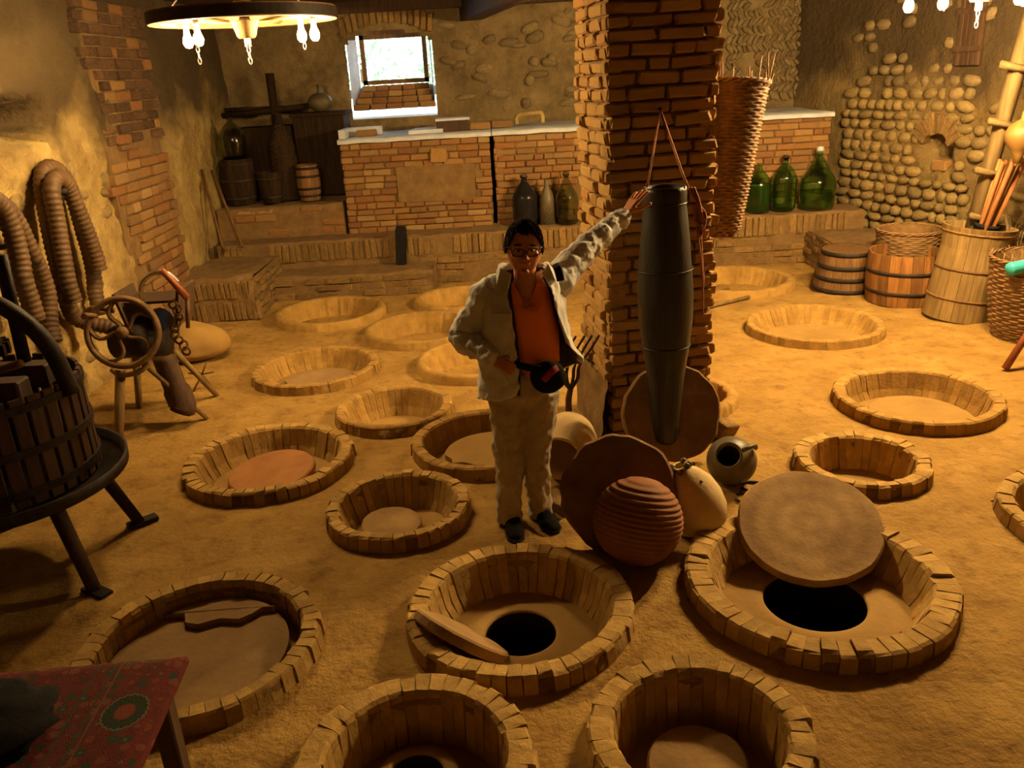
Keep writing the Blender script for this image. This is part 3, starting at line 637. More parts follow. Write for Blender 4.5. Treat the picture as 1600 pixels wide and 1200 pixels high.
# ------------------------------------------------------------------ pits
def pit(x, y, Rr, wd, dep, rf, hr, ho, indiv, label):
    t = thing('wine_jar_pit', label, 'pit', (x, y, 0), random.uniform(0, 6), None)
    ph = random.uniform(0, 50); wob = lambda a: .012 * noise.noise(V((cos(a) * 1.5, sin(a) * 1.5, ph)))
    ri = Rr - wd
    if indiv:
        MB().lathe([(Rr + .012, -.06), (Rr - .004, ZR - .022), (ri + .012, ZR - .022), (ri - .004, ZR - .05), ((ri + rf) / 2 + .012, -dep * .5), (rf + .012, -dep - .01)], 96, fn=lambda a, i, r, z: wob(a) + .006 * noise.noise(V((a * 6, z * 9, ph)))).build('mortar', pitlin, t)
        n = int(2 * pi * Rr / (.066 if Rr < .6 else .07)); da = 2 * pi / n
        var = []
        for q in range(5):
            g = .05 if indiv is True else .03; js = 1 if indiv is True else .55; A = da * (1 - g) / 2; vs = []; jj = lambda s=.010: random.uniform(-s, s) * js
            dr = jj(.009); dz = jj(.006); tw = jj(.02) * da * 4
            prof = [(Rr + .014 + dr, -.05, 0), (Rr + dr + jj(.006), ZR + dz - .010, 0), (Rr - .012 + dr, ZR + dz, 0), (ri + .012 + jj(.006), ZR + dz - .004 + jj(.003), 0), (ri + jj(.006), ZR - .018, .2), ((ri * .5 + rf * .5) + jj(.008), -dep * .45, .6), (rf + jj(.008), -dep - .005, 1)]
            for sg in (-1, 1):
                for (r, z, tt) in prof:
                    a = sg * A * (1 + jj(.12)) + tw * tt; vs.append((r * cos(a), r * sin(a), z + jj(.004)))
            k = len(prof); fs = [(i, i + 1, k + i + 1, k + i) for i in range(k - 1)]
            # side faces towards the mortar
            bk = [(p[0] * cos(0), 0, 0) for p in prof]
            vs2 = []
            for sg in (-1, 1):
                for (r, z, tt) in prof: a = sg * A * .96; rr = r + (.03 if r < Rr - wd * .6 else -.03); zz = z - (.035 if z > ZR - .02 else 0); vs2.append((rr * cos(a + tw * tt), rr * sin(a + tw * tt), zz))
            n0 = len(vs); vs += vs2; fs += [(i, n0 + i, n0 + i + 1, i + 1) for i in range(k - 1)] + [(k + i, k + i + 1, n0 + k + i + 1, n0 + k + i) for i in range(k - 1)]
            var.append(MB().add(vs, fs, False).mesh('brick', clayrim if indiv is True else clayrim2))
        for i in range(n):
            a = i * da; w = 1 + wob(a) / Rr
            place(random.choice(var), 'brick', t, mtx=Matrix.Rotation(a, 4, 'Z') @ SC(w, w, 1)); NB[0] += 1
    else:
        n = 220
        MB().lathe([(Rr + .02, -.05), (Rr + .006, ZR - .02), (Rr - .015, ZR), (ri + .015, ZR - .002), (ri, ZR - .014), (ri * .7 + rf * .3, -dep * .3), (ri * .35 + rf * .65, -dep * .65), (rf, -dep - .01)], n,
                   fn=lambda a, i, r, z: wob(a) + (.008 if 1 <= i else .004) * noise.noise(V((a * 9, z * 3, ph))) + (.016 * noise.noise(V((cos(a) * 16, sin(a) * 16, ph + i * .12))) + .012 * noise.noise(V((cos(a) * 7, sin(a) * 7, ph + i * .5))) if i >= 4 else .010 * noise.noise(V((cos(a) * 14, sin(a) * 14, ph))))).build('clay_rim', clayrim2, t)
    # floor of the pit and the jar mouth
    if hr:
        h = (ho[0], ho[1]); lz = .012 if hr > .12 else .105; prof = [(hr, -dep + lz - .012), (hr + .004, -dep + lz - .003), (hr + .014, -dep + lz), (hr + .05, -dep + lz * .9), (hr + .08, -dep + lz * .45), (hr + .13, -dep + lz * .1), (rf + .03, -dep - .006)]
        a0 = -t.rotation_euler.z; hx, hy = ho[0] * cos(a0) - ho[1] * sin(a0), ho[0] * sin(a0) + ho[1] * cos(a0)
        MB().lathe(prof, 56, TR(hx, hy, 0), fn=lambda a, i, r, z: .06 if i == 6 else 0).build('jar_shoulder', pitfl, t)
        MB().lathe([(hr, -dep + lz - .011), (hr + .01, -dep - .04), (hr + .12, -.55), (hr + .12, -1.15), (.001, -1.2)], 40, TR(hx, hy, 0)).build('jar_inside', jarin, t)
    else:
        MB().lathe([(rf + .03, -dep + .012), (rf * .8, -dep), (rf * .4, -dep - .004), (.001, -dep - .006)], 48, fn=lambda a, i, r, z: .01 * noise.noise(V((a * 3, i, ph)))).build('pit_floor', pitfl if indiv else earth, t)
    return t
for p in PITS: pit(p[0] * .9925, p[1] * .9925, p[2] * .9925, *p[3:])

# ------------------------------------------------------------------ lids and slabs in the pits
def lid(name, label, loc, r, th, mat, rot=(0, 0, 0), jit=.004, rough=.002, cat='lid'):
    t = MB().disc(r, 0, th, 44, None, jit, rough, min(.01, th * .3)).build(name, mat); t.location = loc; t.rotation_euler = [R(a) for a in rot]
    return tag(t, label, cat)
lid('clay_disc', 'round clay lid leaning steeply inside the pit with the open jar mouth', (-.300, 3.218, .0), .235, .055, lidm, (0, 0, 0))
L0 = bpy.data.objects['clay_disc']
vd = V((-.300, 3.218, .0)) - V((0, 0, 2.4)); vd.normalize(); sd = V((.76, -.05, -.50)); sd = (sd - vd * sd.dot(vd)).normalized(); nn = sd.cross(vd); nn = nn if nn.z > 0 else -nn
nn = (nn - vd * .10).normalized(); L0.matrix_world = TR(-.300, 3.225, -.015) @ frame(nn, sd) @ TR(0, 0, -.03)
def rings_extra(nt, tc, out):
    out = blotches(3.2, col(.16, .085, .03), .46, .70, .75)(nt, tc, out); N = nt.nodes; L = nt.links
    wv = N.new('ShaderNodeTexWave'); wv.wave_type = 'RINGS'; wv.rings_direction = 'Z'; wv.inputs['Scale'].default_value = 2.6; wv.inputs['Distortion'].default_value = 2.2; wv.inputs['Detail'].default_value = 3
    L.new(tc.outputs['Object'], wv.inputs['Vector']); m = N.new('ShaderNodeMath'); m.operation = 'MULTIPLY'; m.inputs[1].default_value = .38; L.new(wv.outputs['Fac'], m.inputs[0])
    mx = N.new('ShaderNodeMix'); mx.data_type = 'RGBA'; mx.inputs['B'].default_value = col(.15, .08, .03); L.new(m.outputs[0], mx.inputs[0]); L.new(out, mx.inputs['A']); return mx.outputs['Result']
lidbig = M('ringed_clay_lid', col(.29, .17, .065), col(.40, .25, .10), 4, .9, .4, 30, extra=rings_extra)
# the big tilted lid
lid('clay_disc', 'large round clay lid propped up over the biggest pit', (0, 0, 0), .370, .055, lidbig, (0, 0, 0), .005, .002)
bpy.data.objects['clay_disc.001'].matrix_world = TR(1.515, 3.835, .105) @ ROT(21, -5, 2) @ TR(0, 0, -.055)
lid('clay_disc', 'thick round clay lid in the deep pit at the bottom right', (.625, 2.475, -.22), .19, .135, lidm, (1, -2, 0))
lid('clay_disc', 'small grey disc lid lying in the pit left of the man', (-.765, 4.41, -.115), .182, .045, lidm, (4, 3, 0))
lid('clay_disc', 'smooth orange terracotta lid in the pit near the crusher', (-1.665, 5.19, -.105), .292, .055, terra, (4, -4, 0))
lid('clay_disc', 'pale flat lid covering the floor of the broad bright pit', (2.93, 5.55, -.115), .355, .045, pitfl, (1, 2, 0))
lid('clay_disc', 'thin pale disc on the floor of the steep-walled pit', (-.895, 5.95, -.138), .21, .02, pitfl)
def slabpts(r, n, seed, cut=None):
    random.seed(seed); pts = []
    for i in range(n):
        a = 2 * pi * i / n; q = r * random.uniform(.93, 1.03); p = [q * cos(a), q * sin(a)]
        pts.append(p)
    return pts
t = thing('cracked_slab', 'large cracked round slab lying in the pit beside the table', 'slab', (-1.505, 3.20, -.088)); rs = .41
crack = [(-.275, .305), (-.20, .30), (-.16, .29), (-.13, .215), (-.06, .19), (.035, .225), (.133, .205), (.19, .245), (.225, .29), (.29, .29)]
front = [(rs * cos(a), rs * sin(a)) for a in [R(132 + (405 - 132) * i / 44) for i in range(45)]]
back = [(rs * .97 * cos(a), rs * .97 * sin(a)) for a in [R(47 + (131 - 47) * i / 24) for i in range(25)]]
MB().prism(front + crack[::-1], 0, .062).build('front_piece', lidm, t)
MB().prism([(x, y + .012) for x, y in crack] + [(x, y + .006) for x, y in back], .012, .092).build('back_piece', lidm, t); t.rotation_euler = (0, R(-2), 0)
t = thing('broken_slab', 'broken clay slab with a jagged edge in the pit behind the man', 'slab', (-.16, 5.28, -.115))
jag = [(-.33, -.02), (-.28, -.09), (-.27, -.16), (-.20, -.15), (-.12, -.20), (0, -.21), (.12, -.25), (.25, -.22), (.33, -.05)]
MB().prism(jag + [(.33 * cos(a), .33 * sin(a)) for a in [R(5 + i * 10) for i in range(18)]], .025, .07).build('upper_layer', pitfl, t)
MB().prism([(.36 * cos(R(i * 15)), .34 * sin(R(i * 15)) - .02) for i in range(24)], 0, .03).build('lower_layer', pitfl, t)
random.seed(3)
tag(MB().prism([(-.29, -.05), (-.22, -.20), (-.05, -.24), (.10, -.20), (.24, -.12), (.30, .05), (.2, .19), (.02, .24), (-.06, .16), (-.2, .17)], 0, .05).build('flagstone', lidm, None, (-1.71, 7.05, -.095)), 'irregular flat stone in the pit in front of the boulder', 'slab')

# ------------------------------------------------------------------ chandeliers
def chandelier(x, y, z, rot, label, bulbs, bm=None):
    t = thing('wheel_chandelier', label, 'chandelier', (x, y, z), R(rot)); Rw = .625
    MB().lathe([(Rw, -.035), (Rw, .045), (Rw - .085, .045), (Rw - .085, -.035), (Rw, -.035)], 64, smooth=False).build('wheel_rim', woodb, t)
    MB().lathe([(Rw + .006, -.028), (Rw + .006, .036)], 64).build('iron_tyre', iron, t)
    for i in range(6):
        a = i * pi / 3 + .3; MB().tube([(.05 * cos(a), .05 * sin(a), -.01), ((Rw - .06) * cos(a), (Rw - .06) * sin(a), 0)], .022, 8).build('spoke', woodl, t)
    MB().lathe([(.001, .10), (.06, .10), (.10, .06), (.105, .0), (.085, -.05), (.065, -.12), (.055, -.135), (.001, -.135)], 24).build('hub', woodl, t)
    MB().lathe([(.001, -.13), (.022, -.13), (.022, -.19), (.001, -.19)], 12).build('hub_pin', white, t)
    def chain(px, py, z0, n, ln=.045):
        mb = MB()
        for i in range(n):
            a = i * pi / 2; mb.tube([(px + .011 * cos(q) * cos(a), py + .011 * cos(q) * sin(a), z0 - ln * .5 - i * ln * .78 + ln * .5 * sin(q)) for q in [k * pi / 5 for k in range(10)]], .0035, 5, closed=True)
        mb.build('chain', steel, t)
    chain(0, 0, -.19, 3)
    for (a, r, ch) in bulbs:
        a = R(a); bx, by = r * cos(a), r * sin(a)
        MB().tube([(bx, by, .0), (bx, by, -.06)], .020, 10).build('socket', white, t)
        MB().lathe([(.001, -.175), (.018, -.172), (.030, -.155), (.034, -.135), (.030, -.113), (.02, -.09), (.016, -.06), (.001, -.058)], 16, TR(bx, by, 0)).build('bulb', bm or bulbm, t)
        if ch: chain(bx + .06 * cos(a + 1.2), by + .06 * sin(a + 1.2), -.035, ch)
    for i in range(3):
        a = i * 2 * pi / 3 + .9; MB().tube([(Rw * .93 * cos(a), Rw * .93 * sin(a), .04), (.03 * cos(a), .03 * sin(a), HC - z)], .006, 6).build('hanging_rod', iron, t)
    return t
CZ = 2.83
chandelier(-1.69, 6.3, CZ + .02, 0, 'cartwheel chandelier with glowing bulbs hanging at the upper left', ((204, .32, 7), (24, .38, 5), (8, .46, 0), (170, .44, 0)))
chandelier(3.38, 6.3, CZ - .015, 0, 'cartwheel chandelier at the upper right, only its glowing bulbs in view', ((187, .27, 4), (-30, .24, 4), (165, .45, 0), (20, .44, 0)), bulbr)

# ------------------------------------------------------------------ builders for tubs, baskets, bottles
def ring(mb, r, z, rw, n=40, flat=1): mb.tube([(r * cos(2 * pi * i / n), r * sin(2 * pi * i / n), z) for i in range(n)], rw, 6, closed=True, flat=flat, up=(0, 0, 1))
def staved(name, label, cat, loc, prof, n, mat, hoops=(), top=None, rot=None, th=.022, hoopm=None, jitz=0, hw=.03, bottom=True):
    t = thing(name, label, cat, loc, rot); var = []
    def rad(z):
        for (r0, z0), (r1, z1) in zip(prof, prof[1:]):
            if z <= z1: return r0 + (r1 - r0) * (z - z0) / (z1 - z0)
        return prof[-1][0]
    for q in range(3):
        A = pi / n * .965; vs = []; dz = random.uniform(-jitz, jitz); pr = prof[:-1] + [(prof[-1][0], prof[-1][1] + dz)]
        for (r, z) in pr:
            for (rr, a) in ((r, -A), (r + .002, 0), (r, A), (r - th, A), (r - th, -A)): vs.append((rr * cos(a), rr * sin(a), z))
        fs = [(k * 5 + i, k * 5 + (i + 1) % 5, (k + 1) * 5 + (i + 1) % 5, (k + 1) * 5 + i) for k in range(len(pr) - 1) for i in range(5)] + [(4, 3, 2, 1, 0), tuple((len(pr) - 1) * 5 + i for i in range(5))]
        var.append(MB().add(vs, fs, False).mesh('stave', mat))
    for i in range(n): place(random.choice(var), 'stave', t, mtx=Matrix.Rotation(2 * pi * i / n, 4, 'Z'))
    for z in hoops:
        r = rad(z); MB().lathe([(r + .001, z - hw / 2), (rad(z - hw / 2) + .007, z - hw / 2), (rad(z + hw / 2) + .007, z + hw / 2), (r + .001, z + hw / 2)], 48).build('hoop', hoopm or iron, t)
    if bottom: MB().disc(rad(.03) - th, .02, .045, 32).build('base_board', mat, t)
    if top is not None: MB().disc(rad(top) - th * .5, top - .02, top, 36).build('head_board', mat, t)
    return t
def weave_mb(prof, stakes, row=.022, amp=.007, fn=None):
    zs = []; z = prof[0][1]; rows = int((prof[-1][1] - prof[0][1]) / row); P = []
    def rad(z):
        for (r0, z0), (r1, z1) in zip(prof, prof[1:]):
            if z <= z1 + 1e-6: return r0 + (r1 - r0) * (z - z0) / (z1 - z0)
        return prof[-1][0]
    for k in range(rows):
        for q, bump in ((0, -.5), (.3, .75), (.7, .75)): zz = prof[0][1] + (k + q) * row; P.append((rad(zz), zz, k, bump))
    n = stakes * 4; vs = []
    for (r, z, k, b) in P:
        for j in range(n):
            a = 2 * pi * j / n; q = r + amp * (b + .9 * cos(stakes * a / 2 * 2 / 2 * 1 + pi * k) * (1 if b > 0 else .5)); vs.append((q * cos(a), q * sin(a), z + .25 * amp * noise.noise(V((a * 3, k * 1.7, 0)))))
    fs = [(i * n + j, i * n + (j + 1) % n, (i + 1) * n + (j + 1) % n, (i + 1) * n + j) for i in range(len(P) - 1) for j in range(n)]
    m = MB().add(vs, fs)
    m.lathe([(r - .014, z) for r, z in prof], 40)
    return m
def basket(name, label, loc, prof, stakes, mat=None, rot=None, stick=.06, row=.022, amp=.007, mtx=None, bottom=True):
    t = thing(name, label, 'basket', loc, rot); mat = mat or wick
    if mtx is not None: t.matrix_world = mtx
    weave_mb(prof, stakes, row, amp).build('woven_wall', mat, t)
    mb = MB(); r, z = prof[-1]
    for q in range(3): mb.tube([(r + .010 * sin(i * .8 + q * 2.1), ) and ((r + .011 * cos(i * .9 + q * 2.1)) * cos(2 * pi * i / 60), (r + .011 * cos(i * .9 + q * 2.1)) * sin(2 * pi * i / 60), z + .012 * sin(i * .9 + q * 2.1)) for i in range(60)], .009, 5, closed=True)
    mb.build('rim_braid', mat, t)
    if stick:
        mb = MB()
        for i in range(stakes):
            a = 2 * pi * i / stakes; l = random.choice((0, .2, .5, 1, 1.6)) * stick
            if l: mb.tube([(r * cos(a), r * sin(a), z - .03), ((r + random.uniform(-.03, .03)) * cos(a + random.uniform(-.05, .05)), (r + random.uniform(-.03, .03)) * sin(a), z + l)], [.006, .004], 5)
        mb.build('stake_ends', mat, t, kind='stuff')
    if bottom: MB().disc(prof[0][0] - .005, prof[0][1], prof[0][1] + .02, 32).build('woven_base', mat, t)
    return t
def demijohn(label, loc, r, h, mat, neck=.03, cap=None, liquid=None, lm=None, name='demijohn', shoulder=.55, capm=None):
    t = thing(name, label, 'bottle', loc); b = r * .92
    prof = [(.001, .004), (b * .9, .0), (b, .02), (r, h * .2), (r, h * shoulder), (r * .90, h * (shoulder + .09)), (r * .62, h * (shoulder + .21)), (neck * 1.5, h * .86), (neck, h * .90), (neck, h * .965), (neck * 1.35, h * .97), (neck * 1.35, h), (neck * .8, h)]
    mb = MB().lathe(prof, 36)
    if mat is not blackgl:   # inner wall of the glass
        mb.lathe([(max(q - .006, .0005), z + (.008 if i < 2 else 0)) for i, (q, z) in enumerate(prof[:-2])][::-1], 36)
    mb.build('glass_body', mat, t)
    if liquid: MB().lathe([(.001, .014)] + [(q - .009, max(z, .014)) for q, z in prof[1:5] if z < liquid * h] + [(r - .009, liquid * h), (.001, liquid * h)], 32).build('liquid', lm or winem, t)
    if cap: MB().lathe([(.001, h + cap), (neck * 1.2, h + cap - .008), (neck * 1.25, h - .01), (neck * .7, h - .04), (.001, h - .04)], 16).build('stopper', capm or woodd, t)
    return t

# ------------------------------------------------------------------ things at the pillar
AX = V((0.985, 4.86, 0))
t = thing('hanging_vessel', 'long dark grey vessel hanging by a cord before the pillar', 'vessel', (.962, 4.88, .135)); t.rotation_euler = (R(-1), R(-.7), 0)
VP = [(.001, 0), (.055, .0), (.07, .02), (.085, .2), (.115, .45), (.145, .65), (.162, .82), (.166, .98), (.160, 1.10), (.144, 1.30), (.130, 1.44), (.122, 1.50), (.126, 1.52), (.128, 1.575), (.125, 1.60), (.110, 1.60), (.104, 1.52), (.11, 1.3), (.001, 1.1)]
MB().lathe(VP, 40, fn=lambda a, i, r, z: .004 * noise.noise(V((a * 2, z * 4, 0))) if 1 < i < 17 else 0).build('body', hide, t)
mb = MB()
for z, r in ((1.505, .126), (1.12, .162), (.65, .148)): mb = MB(); ring(mb, r, z, .0035); mb.build('binding_band', hide, t)
AP = (.97, 5.20, 2.14); rp = lambda p: tuple(V(p))
t = thing('cord', 'thin cord running from a nail in the pillar down to the grey vessel', 'cord', AP)
sub = lambda p: tuple(V(p) - V(AP))
MB().tube([sub(AP), sub((.845, 4.86, 1.80)), sub((.825, 4.83, 1.745))], .006, 6).build('left_strand', ropem, t)
MB().tube([sub(AP), sub((1.04, 4.88, 1.80)), sub((1.062, 4.84, 1.735))], .007, 6).build('right_strand', ropem, t)
mb = MB()
random.seed(11)
for q in range(4):
    a = q * 1.9; j_ = lambda: random.uniform(-.018, .018); mb.tube(crom([sub((1.068 + .02 * sin(a), 4.80, 1.735)), sub((1.095 + j_(), 4.76 + j_(), 1.66)), sub((1.13 + j_(), 4.75 + j_(), 1.58 - .03 * q)), sub((1.115 + j_(), 4.74 + j_(), 1.47 + .03 * q)), sub((1.10 + j_(), 4.75, 1.56)), sub((1.085 + j_(), 4.76, 1.65)), sub((1.12 + j_(), 4.74, 1.60 - .05 * q))], 6), .008, 6)
mb.tube(crom([sub((1.12, 4.76, 1.50)), sub((1.13, 4.755, 1.35)), sub((1.145, 4.75, 1.17))], 6), .008, 6); mb.tube(crom([sub((1.085, 4.755, 1.6)), sub((1.115, 4.68, 1.3)), sub((1.13, 4.68, 1.02))], 6), .005, 6)
mb.build('rope_tangle', ropem, t)
MB().tube([(0, .09, .0), (0, -.02, .01)], .008, 6).build('nail', iron, t)

# grape basket hung on the right side of the pillar
bm = TR(1.478, 5.72, 1.265) @ ROT(-4, 4, 0)
t = basket('picking_basket', 'tall tapering willow basket hanging on the right side of the pillar', (0, 0, 0), [(.09, .0), (.128, .06), (.16, .3), (.20, .7), (.232, 1.0)], 24, wick, None, .11, .021, .007, bm)

t = MB().disc(.315, 0, .07, 48, None, .012, .004, .012).build('millstone', slabst); t.matrix_world = TR(1.01, 4.97, .295) @ frame((.05, -.93, .42)) @ TR(0, 0, -.035); tag(t, 'big round stone disc leaning against the pillar, behind the vessel\'s foot', 'stone disc')
t = MB().disc(.315, 0, .07, 48, None, .012, .004, .014).build('millstone', slabst); t.matrix_world = TR(.535, 3.98, .27) @ frame((-.12, -.80, .60)) @ TR(0, 0, -.05); tag(t, 'dark round stone disc leaning near the man, behind the ribbed jar', 'stone disc')
# ribbed jar
t = thing('ribbed_jar', 'red ribbed clay jar lying in front of the dark stone disc', 'jar', (.615, 3.72, .225)); t.matrix_world = TR(.60, 3.75, .225) @ frame((.20, .25, .95))
prof = []
for i in range(90):
    z = -.2248 + .4496 * i / 89; rr = .225 * sqrt(max(.0, 1 - (z / .225) ** 2)); prof.append((max(.001, rr + .005 * sin(i * 2 * pi / 5.0)), z * 1.0))
MB().lathe(prof, 48).build('ribbed_body', redclay, t)
# pale clay jug
t = thing('clay_jug', 'pale clay jug with a broken mouth, beside the ribbed jar', 'jug', (0, 0, 0)); t.matrix_world = TR(.945, 4.03, .165) @ frame((-.28, .05, .82))
MB().lathe([(.001, -.160), (.11, -.158), (.15, -.13), (.168, -.06), (.164, .02), (.14, .10), (.09, .17), (.048, .203), (.04, .215), (.05, .225), (.035, .225), (.03, .18)], 40).build('body', palejug, t)
mb = MB()
for i in range(7):
    a = i * .9; mb.ell((.048 * cos(a), .048 * sin(a), .215 + .012 * sin(i * 2.3)), (.020, .016, .02), 8, 5)
mb.build('broken_mouth', darkjug, t); MB().tube([(.07, -.085, .135), (.072, -.09, .14)], .008, 8).build('hole_spot', darkjug, t)  # second part: small dark plug standing in for a hole in the jug
# dark jug with its mouth to the viewer
t = thing('dark_jug', 'dark glazed jug lying with its round mouth towards the viewer', 'jug', (0, 0, 0)); t.matrix_world = TR(1.285, 4.52, .150) @ frame((-.30, -.72, .55))
MB().lathe([(.001, -.13), (.08, -.125), (.125, -.08), (.148, 0), (.14, .06), (.105, .115), (.075, .14), (.07, .165), (.078, .19), (.080, .20), (.066, .20), (.06, .14), (.09, .05), (.001, -.05)], 40).build('body', darkjug, t)
MB().tube(crom([(.07, .02, .17), (.11, .03, .18), (.15, .05, .13), (.15, .05, .06)], 6), .014, 8).build('handle', darkjug, t)
# dome jar lying behind the man
t = thing('storage_jar', 'pale beige jar lying behind the man\'s legs, its mouth dark', 'jar', (0, 0, 0)); t.matrix_world = TR(.325, 4.83, .195) @ frame((-.25, -.80, -.05))
MB().lathe([(.001, -.17), (.09, -.16), (.16, -.11), (.192, -.02), (.192, .06), (.17, .13), (.14, .18), (.135, .20), (.15, .22), (.13, .22), (.12, .16), (.15, .06), (.001, -.12)], 44).build('body', palejug, t)
place(SB[1], 'broken_brick', None, mtx=TR(1.42, 5.2, .06) @ ROT(20, 15, 40) @ SC(.16, .12, .11)); tag(bpy.data.objects['broken_brick'], 'broken brick behind the dark jug at the pillar foot', 'brick')
place(SB[2], 'broken_brick', None, mtx=TR(.235, 4.30, .042) @ ROT(0, 8, -50) @ SC(.20, .10, .085)); tag(bpy.data.objects['broken_brick.001'], 'broken brick beside the man\'s left shoe', 'brick')
for i, (x, y, a) in enumerate(((1.40, 4.44, -18), (1.33, 4.30, -22))):
    mb = MB().tube([(.075 * cos(q) * 1.05, .06 * sin(q), .012) for q in [R(-150 + 300 * k / 18) for k in range(19)]], .011, 6, flat=.7)
    t = mb.build('horseshoe', iron, None, (x, y, .002)); t.rotation_euler = (0, 0, R(a)); tag(t, ('worn iron horseshoe on the floor below the dark jug, the farther of two', 'worn iron horseshoe on the floor nearest the tilted lid')[i], 'horseshoe')
# wooden hay fork
FB = V((.36, 5.05, 0)); t = thing('hay_fork', 'dark wooden hay fork standing between the man and the pillar', 'fork', tuple(FB))
MB().tube([(0, .12, 0), (.0, .0, .40), (.015, -.04, .50)], [.020, .021, .018], 8).build('shaft', woodd, t)
for q, (dx, dx2) in enumerate(((-.04, .02), (-.012, .075), (.03, .12), (.06, .165))):
    MB().tube(crom([(.012, -.03, .47), (dx, -.05, .56), (dx + .01, -.06, .64), (dx2 - .02, -.08, .76), (dx2 + .03, -.10, .85)], 6), [.011] * 12 + [.008] * 13, 6).build('tine', woodd, t)
for i, (a, b, lb) in enumerate((((2.10, 8.80, .022), (2.46, 9.06, .022), 'short pale stick on the floor right of the pillar, the farther one'), ((1.85, 8.22, .024), (2.57, 8.64, .024), 'longer pale stick on the floor right of the pillar, the nearer one'))):
    o = MB().tube([tuple(V(a) - V(a)), tuple(V(b) - V(a))], .020, 8).build('wooden_stick', woodl, None, a); tag(o, lb, 'stick')

# ------------------------------------------------------------------ left side: press, crusher, hoses
t = thing('grape_press', 'dark iron and wood grape press with a slatted basket and iron legs', 'press', (-2.72, 4.05, 0)); PR = .54; HB = .50
MB().lathe([(.001, HB), (PR + .06, HB), (PR + .075, HB + .012), (PR + .078, HB + .07), (PR + .06, HB + .07), (PR + .055, HB + .025), (.001, HB + .02)], 56).build('tray', iron, t)
for k in range(4):
    a = R(-32 + 72 * k) if k < 2 else R(130 + 90 * (k - 2)); c, s = cos(a), sin(a)
    MB().tube([(.42 * c, .42 * s, HB), (.60 * c, .60 * s, .02)], [.048, .040], 4).build('leg', woodd if k == 0 else iron, t)
    f = MB().box((.62 * c, .62 * s, .012), (.17, .07, .022), Matrix.Rotation(a, 3, 'Z')); f.build('foot_plate', iron, t)
var = MB().box((.47, 0, HB + .30), (.022, .066, .54), bev=.004).mesh('slat', woodd)
for k in range(36): place(var, 'slat', t, mtx=Matrix.Rotation(2 * pi * k / 36, 4, 'Z'))
for z in (HB + .10, HB + .30, HB + .52):
    MB().lathe([(.482, z - .02), (.492, z - .02), (.492, z + .02), (.482, z + .02), (.482, z - .02)], 56, smooth=False).build('hoop', iron, t)
MB().tube([(0, 0, HB), (0, 0, HB + 1.05)], .035, 14).build('screw', iron, t)
mb = MB().box((-.1, .12, HB + .56), (.86, .12, .12), bev=.01); mb.box((-.1, -.14, HB + .56), (.86, .12, .12), bev=.01); mb.build('pressing_block', woodd, t)
AR = [(.50, -.05, HB + .50), (.46, -.05, HB + .70), (.38, -.04, HB + .85), (.22, -.02, HB + .98), (.02, 0, HB + 1.02), (-.2, 0, HB + .98), (-.36, .03, HB + .85), (-.46, .04, HB + .6), (-.48, .04, HB + .5)]
MB().tube(crom(AR, 6), .05, 8, flat=.8).build('iron_yoke', iron, t)
MB().lathe([(.06, .70 + HB), (.17, .70 + HB), (.17, .76 + HB), (.06, .76 + HB)], 20, smooth=False).build('gear_wheel', iron, t)
mb = MB()
for k in range(20): a = k * pi / 10; mb.box((.18 * cos(a), .18 * sin(a), HB + .73), (.03, .022, .06), Matrix.Rotation(a, 3, 'Z'))
mb.build('gear_teeth', iron, t, kind='stuff')
MB().tube([(-.45, -.12, HB + .63), (.15, -.18, HB + .66), (.38, -.2, HB + .72)], .020, 8).build('ratchet_bar', rust, t)
MB().tube([(.18, .16, HB + .60), (.20, .16, HB + 1.18)], .034, 8).build('post', iron, t)
# crusher with a flywheel
CR = V((-2.74, 5.98, 0)); t = thing('grape_crusher', 'old crusher with an iron flywheel on splayed wooden legs', 'crusher', tuple(CR))
fw_ = TR(-.05, -.10, .785) @ frame((.12, -.96, .26)); RW_ = .245
mb = MB(); mb.tube([fw_ @ V((RW_ * cos(2 * pi * i / 48), RW_ * sin(2 * pi * i / 48), 0)) for i in range(48)], .030, 10, closed=True, flat=.8)
mb.build('flywheel_rim', rust, t)
for k in range(5):
    a0 = k * 2 * pi / 5 + .35; pts = []
    for i in range(9):
        s = i / 8; rr = .03 + (RW_ - .03) * s; a = a0 + .55 * sin(s * pi) * 1.0; pts.append(fw_ @ V((rr * cos(a), rr * sin(a), 0)))
    MB().tube(pts, [.020] * 9, 8, flat=.7).build('spoke', rust, t)
MB().lathe([(.001, .05), (.035, .05), (.045, .02), (.045, -.05), (.001, -.05)], 16, fw_).build('wheel_hub', rust, t)
MB().tube([fw_ @ V((0, 0, .0)), fw_ @ V((0, 0, -.55))], .018, 8).build('axle', iron, t)
MB().tube([fw_ @ V((-.17, .13, 0)), fw_ @ V((-.19, .14, .16))], .016, 8).build('crank_handle', woodb, t)
